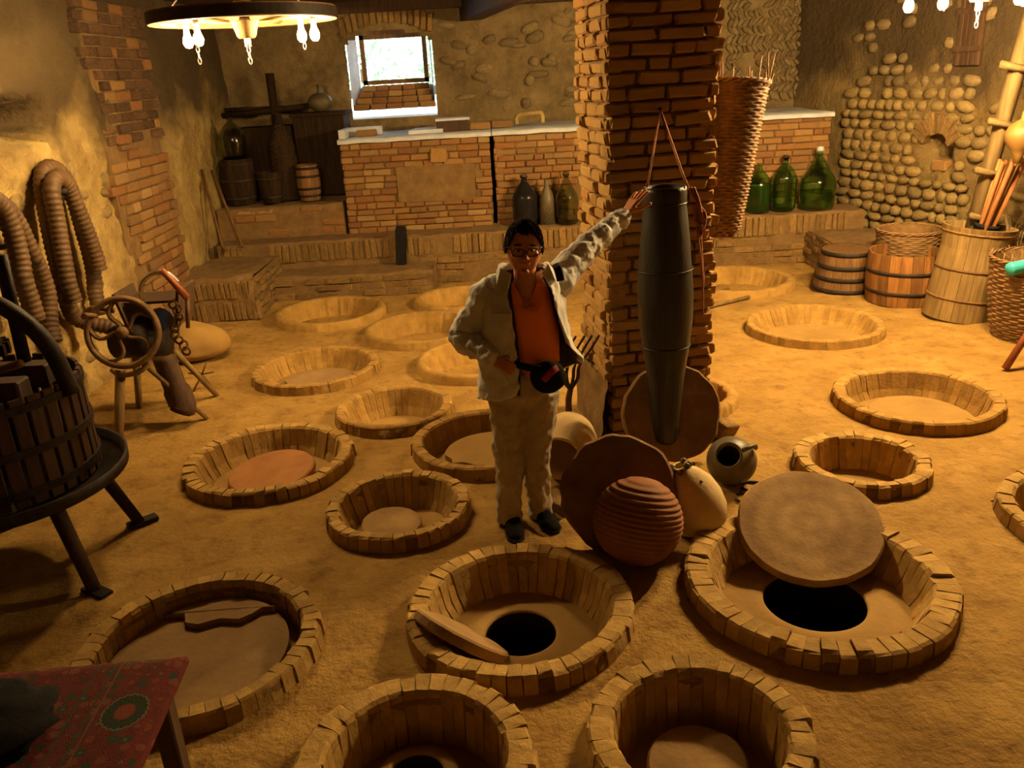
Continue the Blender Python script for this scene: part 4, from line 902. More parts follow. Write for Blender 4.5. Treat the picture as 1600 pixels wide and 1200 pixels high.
# wooden legs
legs = [((-.13, -.10, .50), (-.18, -.27, .0), .040), ((.03, -.08, .54), (.36, .09, .0), .022), ((-.18, .30, .5), (-.30, .42, 0), .03), ((.10, .34, .5), (.28, .60, 0), .03)]
for a, b, r in legs: MB().tube([a, b], [r, r * .9], 4, up=(1, 0, 0)).build('leg', woodl, t)
MB().tube(crom([(-.20, -.08, .50), (-.12, -.13, .47), (.02, -.13, .49), (.10, -.10, .55)], 5), .020, 8).build('lower_bar', woodl, t)
mb = MB().tube([(-.30, .30, .60), (.10, .24, .62)], .13, 16); mb.tube([(-.1, .1, .66), (.0, .5, .7)], .11, 14); mb.build('housing', iron, t)
MB().prism([(-.18, -.14), (.18, -.14), (.20, .18), (-.20, .18)], 0, .02, TR(.06, .3, .92)).build('hopper_floor', woodd, t)
mb = MB()
for a, b in (((-.16, .14, .74), (-.24, .10, 1.02)), ((.18, .14, .74), (.26, .10, 1.02))): MB().box(((a[0] + b[0]) / 2 + .06, .3, .88), (.02, .36, .28), ROT(0, 12 if a[0] > 0 else -12, 0)).build('hopper_side', woodd, t)
MB().tube(crom([(.06, .06, .96), (.08, .06, 1.09), (.16, .08, 1.16), (.26, .10, 1.16), (.33, .12, 1.08)], 6), .020, 8).build('arched_pipe', steel, t)
MB().tube([(.27, .02, 1.20), (.40, .05, .98)], [.022, .028], 10).build('pump_handle', woodr, t); MB().tube([(.40, .05, .98), (.36, .06, .75)], .016, 8).build('pump_rod', rust, t)
mb = MB()
for i in range(9): a = i * 1.1; mb.tube([(.30 + .03 * sin(i) + .03 * cos(q), .02 + .02 * sin(q) * (i % 2), .94 - .045 * i + .03 * sin(q)) for q in [k * pi / 5 for k in range(10)]], .009, 5, closed=True)
mb.build('chain', rust, t)
MB().tube(crom([(.12, .10, .52), (.17, .06, .33), (.22, .02, .16), (.20, .0, .10)], 6), [.085] * 8 + [.10] * 8 + [.08] * 3, 14).build('dark_trough', woodd, t)
MB().tube(crom([(-.42, .12, .86), (-.33, .06, .93), (-.22, 0, .95), (-.12, -.02, .93)], 5), .022, 8).build('curved_lever', woodb, t)
# hoses: corrugated, on the left wall
def hose(label, pts, r=.062):
    t = thing('corrugated_hose', label, 'hose', pts[0]); P = [V(p) - V(pts[0]) for p in crom(pts, 26)]
    L = [0]
    for a, b in zip(P, P[1:]): L.append(L[-1] + (b - a).length)
    step = .0105; out = []; i = 0; s = 0
    while s < L[-1]:
        while L[i + 1] < s: i += 1
        f = (s - L[i]) / (L[i + 1] - L[i]); out.append(P[i].lerp(P[i + 1], f)); s += step
    rr = [r * (1 + .07 * cos(2 * pi * k / 4)) for k in range(len(out))]
    MB().tube(out, rr, 12).build('hose_wall', hosem, t)
    MB().tube([P[int(len(P) * .5)] + V((-.14, 0, -.12)), P[int(len(P) * .5)] + V((.05, 0, -.10))], .02, 8).build('wall_peg', iron, t)
X = -3.47
hose('corrugated brown hose looped on the left wall, the one with its whole loop in view', [(-3.20, 6.68, .60), (X, 6.63, .70), (X, 6.52, .84), (X, 6.50, 1.0), (X, 6.50, 1.18), (X, 6.50, 1.36), (X, 6.52, 1.58), (X, 6.55, 1.76), (X, 6.62, 1.87), (X, 6.73, 1.90), (X, 6.86, 1.85), (X, 6.96, 1.73), (X, 7.00, 1.55), (X, 7.02, 1.33), (X, 7.04, 1.15), (X, 7.03, 1.0), (X, 6.98, .82), (X + .04, 6.93, .66)])
hose('shorter coil of corrugated hose hung over the full loop, its end pointing down', [(X + 0.10, 6.42, 0.91), (X + 0.10, 6.40, 1.07), (X + 0.10, 6.42, 1.26), (X + 0.10, 6.46, 1.56), (X + 0.10, 6.49, 1.76), (X + 0.10, 6.61, 1.83), (X + 0.10, 6.74, 1.75), (X + 0.10, 6.82, 1.55), (X + 0.10, 6.89, 1.33), (X + 0.10, 6.93, 1.16), (X + 0.10, 6.94, 1.04)])
hose('corrugated hose hanging at the left edge, above the press', [(X + 0.10, 5.47, 1.62), (X + 0.10, 5.56, 1.76), (X + 0.10, 5.69, 1.80), (X + 0.10, 5.78, 1.74), (X + 0.10, 5.83, 1.63), (X + 0.10, 5.85, 1.50), (X + 0.10, 5.84, 1.34), (X + 0.10, 5.82, 1.22), (X + 0.10, 5.84, 1.05), (X + 0.10, 5.85, 0.92)], .066)
hose('corrugated hose hanging just right of the left-edge hose', [(X, 5.55, 1.2), (X, 5.68, 1.58), (X, 5.88, 1.74), (X, 6.02, 1.70), (X, 6.12, 1.56), (X, 6.18, 1.38), (X, 6.24, 1.22), (X, 6.27, 1.06), (X, 6.25, .92), (X, 6.19, .78), (X + .03, 6.14, .66)], .058)
# boulder
def bf(p, d): return V(p) * (1 + .10 * noise.noise(V(d) * 1.6 + V((3, 1, 1)))) if p.z > 0 else V((p.x, p.y, p.z * .5))
t = MB().ell((0, 0, .11), (.36, .27, .25), 32, 20, None, bf).build('boulder', pitfl, None, (-3.02, 7.68, .0)); tag(t, 'big smooth rounded boulder on the floor before the corner bench', 'boulder')
# spiked iron stand
t = thing('iron_stand', 'thin spiky iron stand on the floor beside the crusher', 'stand', (-2.62, 6.75, 0))
for a, b in (((-.35, -.05, .50), (.0, 0, .14)), ((0, 0, .14), (.08, -.06, .0)), ((0, 0, .14), (-.09, -.03, 0)), ((0, 0, .14), (.02, .1, 0)), ((0, 0, .14), (.10, .02, .15)), ((0, 0, .14), (.05, .03, .24)), ((0, 0, .14), (-.12, .02, .15))): MB().tube([a, b], .007, 6).build('rod', rust, t)
# poles leaning in the corner
for i, (a, b, lb) in enumerate((((-3.42, 10.05, .53), (-3.66, 10.5, 1.42), 'long pole leaning in the back left corner, left of the two'), ((-3.18, 10.02, .55), (-3.56, 10.55, 1.40), 'long pole leaning in the back left corner, right of the two'))):
    tag(MB().tube([(0, 0, 0), tuple(V(b) - V(a))], .018, 7).build('leaning_pole', woodb, None, (a[0] + .06, a[1] - .0, a[2] + .07)), lb, 'pole')
# black upright board
t = MB().prism([(-.062, 0), (.062, 0), (.066, .40), (.05, .45), (-.05, .45), (-.066, .40)], -.025, .025, ROT(90 - 6, 0, 0)).build('upright_board', blackc, None, (-1.25, 10.02, .30)); t.rotation_euler = (0, R(4), 0); tag(t, 'black narrow board standing upright against the back ledge', 'board')

# ------------------------------------------------------------------ the niche
NZ = 1.0
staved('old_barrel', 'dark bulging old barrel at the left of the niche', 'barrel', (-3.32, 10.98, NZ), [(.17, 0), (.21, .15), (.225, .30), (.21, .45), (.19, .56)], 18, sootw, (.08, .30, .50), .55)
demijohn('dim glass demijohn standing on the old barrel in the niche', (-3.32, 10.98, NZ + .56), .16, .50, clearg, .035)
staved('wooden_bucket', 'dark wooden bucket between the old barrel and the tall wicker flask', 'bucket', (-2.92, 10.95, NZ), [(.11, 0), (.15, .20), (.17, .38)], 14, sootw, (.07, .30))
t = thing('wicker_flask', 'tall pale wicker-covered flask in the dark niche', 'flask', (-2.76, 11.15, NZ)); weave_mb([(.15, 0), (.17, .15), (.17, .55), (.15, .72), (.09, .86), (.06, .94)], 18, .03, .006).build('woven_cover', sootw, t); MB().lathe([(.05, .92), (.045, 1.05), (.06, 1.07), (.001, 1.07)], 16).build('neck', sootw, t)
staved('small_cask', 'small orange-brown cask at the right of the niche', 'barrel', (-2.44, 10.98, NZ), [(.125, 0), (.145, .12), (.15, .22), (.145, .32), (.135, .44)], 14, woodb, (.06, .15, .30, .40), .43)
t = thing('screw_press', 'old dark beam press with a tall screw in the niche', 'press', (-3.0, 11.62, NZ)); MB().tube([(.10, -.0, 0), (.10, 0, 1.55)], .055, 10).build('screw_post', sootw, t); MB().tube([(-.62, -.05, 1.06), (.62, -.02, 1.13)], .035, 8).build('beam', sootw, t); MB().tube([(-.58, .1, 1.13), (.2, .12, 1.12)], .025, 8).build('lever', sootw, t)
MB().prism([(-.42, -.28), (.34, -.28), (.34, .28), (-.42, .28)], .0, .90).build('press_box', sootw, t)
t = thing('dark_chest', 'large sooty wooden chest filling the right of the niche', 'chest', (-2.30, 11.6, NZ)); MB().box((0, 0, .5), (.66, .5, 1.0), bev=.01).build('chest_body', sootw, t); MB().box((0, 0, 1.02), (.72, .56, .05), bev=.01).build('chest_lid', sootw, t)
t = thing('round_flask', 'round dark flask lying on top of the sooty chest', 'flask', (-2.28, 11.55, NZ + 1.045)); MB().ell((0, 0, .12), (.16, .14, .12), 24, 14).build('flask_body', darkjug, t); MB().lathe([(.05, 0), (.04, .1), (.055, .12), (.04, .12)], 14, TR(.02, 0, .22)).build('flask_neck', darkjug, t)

# ------------------------------------------------------------------ bottles on the ledge
LZ = .605
demijohn('black glass bottle on the ledge right above the man\'s head', (.285, 10.45, LZ), .155, .60, blackgl, .036, .025)
demijohn('clear grey-green carboy on the ledge left of the pillar', (.80, 10.42, LZ), .145, .60, clearg, .032, .03, name='carboy', shoulder=.5)
t = thing('wire_bottle', 'narrow bottle wrapped in netting between the black bottle and the carboy', 'bottle', (.56, 10.45, LZ)); MB().lathe([(.001, 0), (.085, 0), (.09, .3), (.07, .38), (.03, .46), (.028, .54), (.001, .54)], 20).build('bottle_body', darkjug, t)
mb = MB()
for k in range(12):
    for sg in (-1, 1): mb.tube([((.094 - (.03 * max(0, q - .55) / .3)) * cos(2 * pi * k / 12 + sg * q * 4), (.094 - (.03 * max(0, q - .55) / .3)) * sin(2 * pi * k / 12 + sg * q * 4), .38 * q) for q in [i / 10 for i in range(11)]], .003, 4)
mb.build('netting', twigm, t, kind='stuff')
demijohn('dark green demijohn nearest the hanging basket, almost full', (3.17, 10.45, LZ), .155, .59, greeng, .03, None, .58)
demijohn('tall green demijohn, middle of the three on the right ledge', (3.50, 10.50, LZ), .150, .64, greeng, .032, .03, None, None, 'demijohn', .58)
demijohn('largest round green demijohn, rightmost on the ledge', (3.90, 10.46, LZ), .215, .70, greeng, .036, .05, .30, greeng, 'demijohn', .46, white)

# ------------------------------------------------------------------ right side
staved('upturned_tub', 'dark brown tub standing upside down, leftmost of the tubs', 'tub', (3.66, 8.86, 0), [(.335, 0), (.325, .06), (.31, .14), (.275, .30), (.25, .44)], 20, woodb, (.04, .16, .28, .42), .435, (R(2), 0, 0), hw=.045)
staved('half_barrel', 'orange-brown half barrel tub with a jagged top edge', 'tub', (4.05, 8.30, 0), [(.355, 0), (.368, .12), (.375, .25), (.372, .38), (.36, .50)], 22, woodo, (.13, .33), None, None, jitz=.02, hw=.035)
basket('willow_basket', 'brown willow basket standing behind the half barrel', (4.28, 8.78, 0), [(.26, 0), (.29, .2), (.31, .45), (.32, .62)], 28, wick, None, 0)
t = staved('churn_barrel', 'tall tapered pale barrel holding a plank and twigs', 'barrel', (4.27, 7.62, 0), [(.315, 0), (.31, .18), (.30, .42), (.285, .66), (.30, .80), (.315, .855)], 18, woodl, (.20, .47, .80), None, (0, R(6), 0), hoopm=woodb, hw=.02)
basket('large_basket', 'large grey-brown willow basket at the right edge', (4.50, 6.90, 0), [(.27, 0), (.31, .15), (.345, .4), (.36, .62), (.37, .70)], 30, wick, None, .07, .024, .009)
t = thing('plastic_bottle', 'turquoise plastic bottle lying in the large basket', 'bottle', (4.40, 6.72, .60)); t.matrix_world = TR(4.233, 6.70, 0.680) @ ROT(0, 84, 8); MB().lathe([(.001, -.12), (.05, -.12), (.055, -.10), (.055, .08), (.02, .12), (.02, .15), (.001, .15)], 20).build('bottle_body', cyan, t)
random.seed(21)
def twigs(name, label, loc, n, h, spread, lean):
    t = thing(name, label, 'twigs', loc); mb = MB()
    for i in range(n):
        a = random.uniform(0, 2 * pi); d = V((cos(a) * spread + lean[0], sin(a) * spread + lean[1], h)) * random.uniform(.6, 1); b = V((cos(a) * .05, sin(a) * .05, 0)); p = [b, b + d * .35 + V((random.uniform(-.04, .04),) * 3), b + d * .7 + V((random.uniform(-.06, .06), random.uniform(-.06, .06), 0)), b + d]
        mb.tube(p, [.006, .005, .004, .002], 4)
        for k in range(3): q = b + d * random.uniform(.3, .9); mb.tube([q, q + V((random.uniform(-.15, .15), random.uniform(-.15, .15), random.uniform(.02, .2)))], [.003, .0015], 4)
    mb.build('twigs', twigm, t, kind='stuff'); return t
twigs('twig_bundle', 'tangle of dry dark twigs behind the large basket', (4.78, 7.42, .02), 46, 1.05, .24, (-.02, 0))
twigs('twig_bundle', 'dry brushwood sticking out of the large basket', (4.52, 6.96, .20), 26, .58, .20, (.05, .02))
# ladder plank
t = thing('rung_post', 'tall pale wooden post with cross boards leaning in the churn barrel', 'ladder', (4.24, 7.70, .10)); a, b = V((0, 0, 0)), V((.34, -.12, 2.85))
MB().tube([a, b], .070, 4, up=(1, -.4, 0)).build('post', agedw, t)
d = (b - a).normalized(); e = V((1, .05, -.13)).normalized()
for i, s in enumerate((.82, 1.22, 1.64, 2.10)):
    p = a + d * s; wdt = (.10, .17, .17, .20)[i]; MB().tube([p - e * wdt + V((0, -.07, .03)), p + e * wdt * .8 + V((0, -.07, -.01))], .045, 4, flat=.7).build('cross_board', agedw, t)
# gourd and bundle of red sticks
t = thing('gourd', 'dried yellow gourd hanging above the red stick bundle', 'gourd', (4.42, 7.30, 1.60)); MB().lathe([(.001, -.17), (.03, -.165), (.04, -.10), (.07, -.05), (.12, .02), (.13, .08), (.10, .14), (.05, .18), (.02, .20), (.012, .26), (.001, .26)], 28).build('gourd_body', gourdm, t); MB().tube([(0, 0, .25), (.02, .02, .6)], .006, 5).build('string', ropem, t)
t = thing('stick_bundle', 'bundle of reddish sticks standing in the churn barrel', 'sticks', (4.36, 7.62, .12))
for i in range(9):
    a = i * 2.4; rr = .02 + .012 * i; MB().tube([(rr * .6 * cos(a), rr * .6 * sin(a), 0), (rr * cos(a) * .8 + .02, rr * sin(a) * .8 - .06, .75), (rr * cos(a) * 1.3 + .12, rr * sin(a) * 1.3 - .14, 1.32)], .020, 7).build('stick', bone, t)
MB().lathe([(.10, -.02), (.108, -.02), (.108, .02), (.10, .02)], 20, TR(.03, -.055, .74) @ ROT(6, 8, 0)).build('black_band', blackc, t)
# orange handle leaning at the edge
t = thing('broom_handle', 'orange-red wooden handle leaning at the right edge of the picture', 'handle', (3.86, 6.12, 0)); MB().tube([(0, 0, .02), (.42, .18, .60)], [.030, .022], 10).build('shaft', woodr, t)
# tool hanging on the right wall
t = thing('hanging_rack', 'dark slatted wooden tool hanging high on the right wall', 'rack', tuple(wallpt(3.13, 2.22, .06)))
t.matrix_world = TR(*wallpt(3.13, 2.22, .06)) @ B
for i in range(5): MB().box((-.14 + .065 * i, 0, .32), (.055, .035, .66), bev=.006).build('slat', woodd, t)
MB().box((0, .03, .15), (.36, .03, .05)).build('crossbar', woodd, t); MB().box((0, .03, .5), (.36, .03, .05)).build('crossbar', woodd, t)

# ------------------------------------------------------------------ table with a carpet
t = thing('small_table', 'dark wooden table covered by the carpet, at the bottom left', 'table', (-1.09, 2.17, 0)); TA = R(3); t.rotation_euler = (0, 0, TA)
MB().box((-.45, -.42, .725), (.90, .84, .03)).build('table_top', woodd, t)
for x, y in ((-.05, -.06), (-.85, -.06), (-.05, -.78), (-.85, -.78)): MB().box((x, y, .355), (.06, .06, .71), bev=.006).build('leg', woodd, t)
mb = MB().box((-.45, -.05, .66), (.84, .025, .10)); mb.box((-.05, -.42, .66), (.025, .72, .10)); mb.build('apron', woodd, t)
mb = MB(); n = 30; vs = []
for j in range(n + 1):
    for i in range(n + 1):
        x, y = -.94 + .965 * i / n, .02 - .88 * j / n; vs.append((x, y, .750 + .004 * noise.noise(V((x * 6, y * 6, 0))) - (.012 if i == n or j == 0 else 0)))
mb.add(vs, [(j * (n + 1) + i, (j + 1) * (n + 1) + i, (j + 1) * (n + 1) + i + 1, j * (n + 1) + i + 1) for j in range(n) for i in range(n)])
cb = [(vs[i][0], vs[i][1], vs[i][2]) for i in range(n + 1)]; mb.add(cb + [(p[0], p[1] + .004, p[2] - .02) for p in cb], [(i, i + 1, n + 1 + i + 1, n + 1 + i) for i in range(n)])
cb = [vs[j * (n + 1) + n] for j in range(n + 1)]; mb.add(cb + [(p[0] + .004, p[1], p[2] - .02) for p in cb], [(i, n + 1 + i, n + 1 + i + 1, i + 1) for i in range(n)])
cp = mb.build('carpet', carpm, None, (-1.09, 2.17, .0)); cp.rotation_euler = (0, 0, TA); tag(cp, 'red patterned carpet with oval medallions spread over the table', 'carpet')
def cf(p, d): return V(p) * (1 + .25 * noise.noise(V(d) * 2.2 + V((1, 4, 2))))
t = MB().ell((0, 0, .045), (.20, .17, .07), 28, 16, None, cf).build('dark_lump', blackc, None, (-1.52, 1.86, .755)); tag(t, 'black rounded lump lying on the carpet at the bottom left corner', 'cloth')  # dark rounded shape in this corner of the carpet

# ------------------------------------------------------------------ the man
PX, PY = .06, 4.15
man = thing('person', 'man in a grey jacket and orange top, one arm stretched to the vessel', 'person', (PX, PY, 0))
def W(x, z, Y): return V((x * Y / 4.1 - PX, Y - PY, 2.4 + (z - 2.4) * Y / 4.1))
def W3(p): return W(p[0], p[2], PY + p[1])
# key joints (local)
sR, eR, wR = W(-.075, 1.375, 4.20), W(-.225, 1.15, 4.22), W(-.095, 1.025, 4.02)
sL, eL, wL = W(.245, 1.42, 4.26), W(.435, 1.590, 4.47), W(.600, 1.725, 4.68)
neck = W(.095, 1.40, 4.19); pel = W(.06, .90, 4.20); chest = W(.095, 1.22, 4.20)
hc = W(.097, 1.588, 4.15); HS = 1.10
body = MB()
def cap(mb, pts, rs, n=14, flat=None, up=None):
    P = [V(p) for p in pts]; mb.tube([P[0] - (P[1] - P[0]).normalized() * rs[0] * .6] + P + [P[-1] + (P[-1] - P[-2]).normalized() * rs[-1] * .6], [rs[0] * .55] + list(rs) + [rs[-1] * .55], n, flat=flat, up=up)
cap(body, [pel - V((0, 0, .08)), pel + V((0, 0, .06)), chest, neck - V((0, 0, .07))], [.11, .105, .11, .085], 20, 1.0)
cap(body, [neck - V((0, 0, .06)), neck + V((0, -.005, .03)), hc - V((0, -.015, .06))], [.068, .058, .056], 16)
cap(body, [sR, eR, wR], [.055, .045, .030]); cap(body, [sL, sL.lerp(eL, .5), eL, wL], [.055, .050, .043, .030])
cap(body, [sR, neck - V((0, 0, .06)), sL], [.06, .07, .06])
for h, k, a in ((W(-.02, .86, 4.20), W(-.035, .475, 4.17), W(-.05, .10, 4.17)), (W(.135, .86, 4.20), W(.10, .485, 4.22), W(.10, .12, 4.22))): cap(body, [h, k, a], [.085, .058, .042])
# head: skull, jaw, nose, brow, ears, lips
HR = ROT(4, 3, 2)          # chin down a little, looking at the viewer
def hp(x, y, z): return hc + HR.to_3x3() @ (V((x, y, z)) * HS)
def hf(p, d):
    p = V(p)
    if p.z < 0: k = 1 - .20 * (-p.z / .12) ** 1.8; p.x *= k; p.y = p.y * (1 - .10 * (-p.z / .12)) - (.012 * (-p.z / .12) if p.y < 0 else -.02 * (-p.z / .12) * 0)
    if p.y < 0: p.y *= .93
    return p
body.ell(hc, (.083 * HS, .100 * HS, .124 * HS), 28, 22, HR, hf)
cap(body, [hp(0, -.088, .022), hp(0, -.103, -.008), hp(0, -.110, -.022)], [.008, .011, .013], 10)
for s in (-1, 1):
    cap(body, [hp(s * .014, -.092, .030), hp(s * .046, -.080, .030)], [.009, .008], 8)           # brow ridge
    body.ell(hp(s * .012, -.102, -.026), (.009, .010, .007), 10, 7); body.ell(hp(s * .045, -.070, -.015), (.020, .016, .018), 10, 8)
    body.ell(hp(s * .081, .006, .004), (.010, .020, .032), 10, 8, HR)                             # ear
cap(body, [hp(-.020, -.087, -.052), hp(0, -.094, -.050), hp(.020, -.087, -.052)], [.005, .007, .005], 8); cap(body, [hp(-.017, -.086, -.060), hp(0, -.092, -.062), hp(.017, -.086, -.060)], [.005, .0075, .005], 8)
body.ell(hp(0, -.078, -.092), (.022, .016, .016), 10, 8)
def hand(mb, wrist, fdir, pnorm, thumb, curl, spread=.0, size=1.0, side=1):
    "palm + five fingers; fdir along the fingers, pnorm out of the palm, thumb side vector"
    f = V(fdir).normalized(); n = V(pnorm); n = (n - f * n.dot(f)).normalized(); s = V(thumb); s = (s - f * s.dot(f) - n * s.dot(n)).normalized(); w = V(wrist); q = size
    for k in (-1.2, -.4, .4, 1.2): cap(mb, [w + s * k * .014 * q, w + f * .082 * q + s * k * .0215 * q], [.0145 * q, .0125 * q], 8)
    lens = ((1.35, .070), (.45, .080), (-.45, .074), (-1.35, .058))
    for k, L in lens:
        b = w + f * .082 * q + s * k * .0225 * q; d = f + s * k * spread; d.normalize(); pts = [b]; rr = [.0092 * q]
        for j, part in enumerate((.45, .30, .25)):
            ang = curl * (j + .6); dd = d * cos(ang) + n * sin(ang); pts.append(pts[-1] + dd * L * part * q); rr.append((.0084, .0076, .0066)[j] * q)
        cap(mb, pts, rr, 8)
    b = w + f * .022 * q + s * .022 * q; d1 = (f * .55 + s * .75 + n * .35).normalized(); d2 = (f * .85 + s * .40 + n * .30).normalized()
    cap(mb, [b, b + d1 * .042 * q, b + d1 * .042 * q + d2 * .034 * q, b + d1 * .042 * q + d2 * .060 * q], [.014 * q, .0115 * q, .0100 * q, .0085 * q], 8)
# left hand on the rim of the vessel, right hand at the jacket pocket
tipL = W(.690, 1.835, 4.76)
hand(body, wL, tipL - wL + V((0, 0, .02)), V((.55, .35, -.70)), V((.45, -.35, -.65)), .12, .10, 1.12)
hand(body, wR + V((.022, -.020, -.012)), V((.80, -.22, -.42)), V((.15, .75, -.35)), V((.25, -.15, .9)), 1.0, .0, .86)
bo = body.build('body', skin, man); remesh(bo, .0040, 2)
# eyes, glasses, hair
for s in (-1, 1):
    e = MB().ell(hp(s * .031, -.080, .010), (.0125, .0125, .0125), 14, 10).build('eye', eyew, man); MB().ell(hp(s * .031, -.0905, .009), (.0065, .003, .0065), 12, 6, HR).build('iris', blackg, e)
    MB().tube([hp(s * (.020), -.094, .034), hp(s * .034, -.096, .038), hp(s * .050, -.084, .033)], .0045, 6).build('eyebrow', hairm, man)
gl = bpy.data.objects.new('glasses', None); COL.objects.link(gl); gl.parent = man
fr = MB()
for s in (-1, 1):
    cx = s * .034; P = [hp(cx + .027 * cos(a) * (1 if abs(cos(a)) < .8 else 1), -.112 + .10 * (abs(cx + .027 * cos(a)) / .07) ** 2 * .18, .006 + .0165 * max(-1, min(1, 1.35 * sin(a)))) for a in [2 * pi * i / 24 for i in range(24)]]
    fr.tube(P, .0028, 6, closed=True); fr.tube([hp(s * .062, -.098, .016), hp(s * .078, -.04, .016), hp(s * .083, .01, .012)], .0030, 6)
    MB().add([hc + (p - hc) * .998 for p in P], [tuple(range(24))], False).build('lens', lensg, gl)
fr.tube([hp(-.009, -.112, .012), hp(.009, -.112, .012)], .0028, 6); fr.build('spectacle_frame', blackg, gl)
def hairf(p, d):
    q = hf(p, d) * (1.055 + .045 * noise.noise(V(d) * 9) + .02 * noise.noise(V(d) * 22)); 
    return q
hm = MB(); n, k = 40, 24; vs = []; ok = []
for i in range(k + 1):
    th_ = pi * .66 * i / k
    for j in range(n):
        a = 2 * pi * j / n; d = V((sin(th_) * cos(a), sin(th_) * sin(a), cos(th_))); front = max(0, -d.y) 
        lim = R(50) + (R(100) - R(50)) * min(1, max(0, (d.y / max(.001, sin(th_)) + .88) / .55)) if sin(th_) > .01 else 9
        lim += R(5) * noise.noise(V((a * 4, 2, 1)))
        te = min(th_, lim); d2 = V((sin(te) * cos(a), sin(te) * sin(a), cos(te))); p = V((d2.x * .083, d2.y * .100, d2.z * .124)); sc = 1.0 if th_ > lim else 1
        q = hairf(p, d2) if th_ <= lim else hf(p, d2) * .98; vs.append(hc + HR.to_3x3() @ ((q + V((0, .004, .002))) * HS))
hm.add(vs, [(i * n + j, (i + 1) * n + j, (i + 1) * n + (j + 1) % n, i * n + (j + 1) % n) for i in range(k) for j in range(n)]); 
random.seed(5)
for i in range(900):      # short combed tufts
    th_ = math.acos(random.uniform(-.25, 1)); a = random.uniform(0, 2 * pi); d = V((sin(th_) * cos(a), sin(th_) * sin(a), cos(th_)))
    lim = R(50) + (R(94) - R(50)) * min(1, max(0, (d.y / max(.001, sin(th_)) + .88) / .55))
    if th_ > lim: continue
    p = V((d.x * .083, d.y * .100, d.z * .124)); q = hf(p, d) * 1.035; cmb = V((.35 + .5 * d.x, -.75, -.15 - .5 * sin(th_))); tg = (cmb - d * cmb.dot(d)).normalized()
    L_ = random.uniform(.012, .024); pts = [q, q + (tg * .7 + d * .30) * L_ * .5, q + (tg * .98 + d * .12) * L_]
    hm.tube([hc + HR.to_3x3() @ (x * HS) for x in pts], [.0055, .0045, .0012], 4)
hm.build('hair', hairm, man)
# orange v-neck top
tm = MB(); secs = [(1.415, .095, .076, .085), (1.395, .098, .14, .105), (1.31, .10, .165, .135), (1.18, .105, .162, .148), (1.06, .115, .157, .150), (.97, .118, .152, .150), (.945, .118, .147, .145)]
n = 36; vs = []
for (z, cx, rx, ry) in secs:
    for j in range(n):
        a = 2 * pi * j / n; p = W(cx + rx * cos(a) * .9, z, 4.20); p.y += ry * sin(a); 
        if z > 1.33: p.z -= .10 * max(0, -sin(a)) ** 6 * (1 if z > 1.39 else .55)
        vs.append(p)
tm.add(vs, [(i * n + j, (i + 1) * n + j, (i + 1) * n + (j + 1) % n, i * n + (j + 1) % n) for i in range(len(secs) - 1) for j in range(n)])
te = tm.build('orange_top', teem, man); m = te.modifiers.new('s', 'SUBSURF'); m.levels = m.render_levels = 2; displace(te, .012, .12); bake(te); te['label'] = 'orange V-neck top'
# trousers
tr = MB()
hip = W(.06, .90, 4.20)
cap(tr, [hip + V((0, 0, .07)), hip - V((0, 0, .06))], [.145, .150], 24)
for h, k_, a, f in ((W(-.015, .84, 4.20), W(-.040, .475, 4.165), W(-.055, .085, 4.18), 1), (W(.135, .84, 4.21), W(.108, .485, 4.215), W(.112, .115, 4.235), 1)):
    P = [h, h.lerp(k_, .5) + V((0, 0, 0)), k_, k_.lerp(a, .5), a.lerp(k_, .12), a + V((0, 0, -.015))]; tr.tube(P, [.116, .100, .080, .072, .069, .076], 20)
to = tr.build('trousers', trousm, man); remesh(to, .010, 4, 0, (.034, .06)); to['label'] = 'beige trousers with soft folds'
# shoes
for q, (h, d) in enumerate(((W(-.045, .0, 4.20), V((.10, -1, 0))), (W(.105, .0, 4.25), V((.42, -1, 0))))):
    h.z = 0; d.normalize(); sd = V((-d.y, d.x, 0)); sm = MB(); rows = [(-.06, .030, .085), (-.03, .042, .10), (.03, .044, .10), (.09, .045, .072), (.15, .050, .056), (.20, .042, .045), (.225, .022, .03)]; vs = []; n = 14
    for (l, wd_, hh) in rows:
        for j in range(n):
            a = 2 * pi * j / n; vs.append(h + d * l + sd * wd_ * cos(a) * (abs(cos(a)) ** -.25 if abs(cos(a)) > .01 else 1) + V((0, 0, max(.002, hh * (.5 + .62 * sin(a)) if sin(a) > -.8 else .002))))
    sm.add(vs, [(i * n + j, i * n + (j + 1) % n, (i + 1) * n + (j + 1) % n, (i + 1) * n + j) for i in range(len(rows) - 1) for j in range(n)] + [tuple(range(n - 1, -1, -1)), tuple((len(rows) - 1) * n + j for j in range(n))])
    sh = sm.build('shoe', blackc, man)
    so = MB(); pts = [h + d * l + sd * s_ * w_ for s_ in (1,) for l, w_ in ((-.07, .02), (-.05, .04), (.05, .046), (.14, .054), (.20, .046), (.235, .015))] + [h + d * l - sd * w_ for l, w_ in ((.235, .015), (.20, .046), (.14, .054), (.05, .046), (-.05, .04), (-.07, .02))]
    so.prism([(p.x, p.y) for p in pts[::-1]], 0, .022); so.build('sole', blackg, sh)
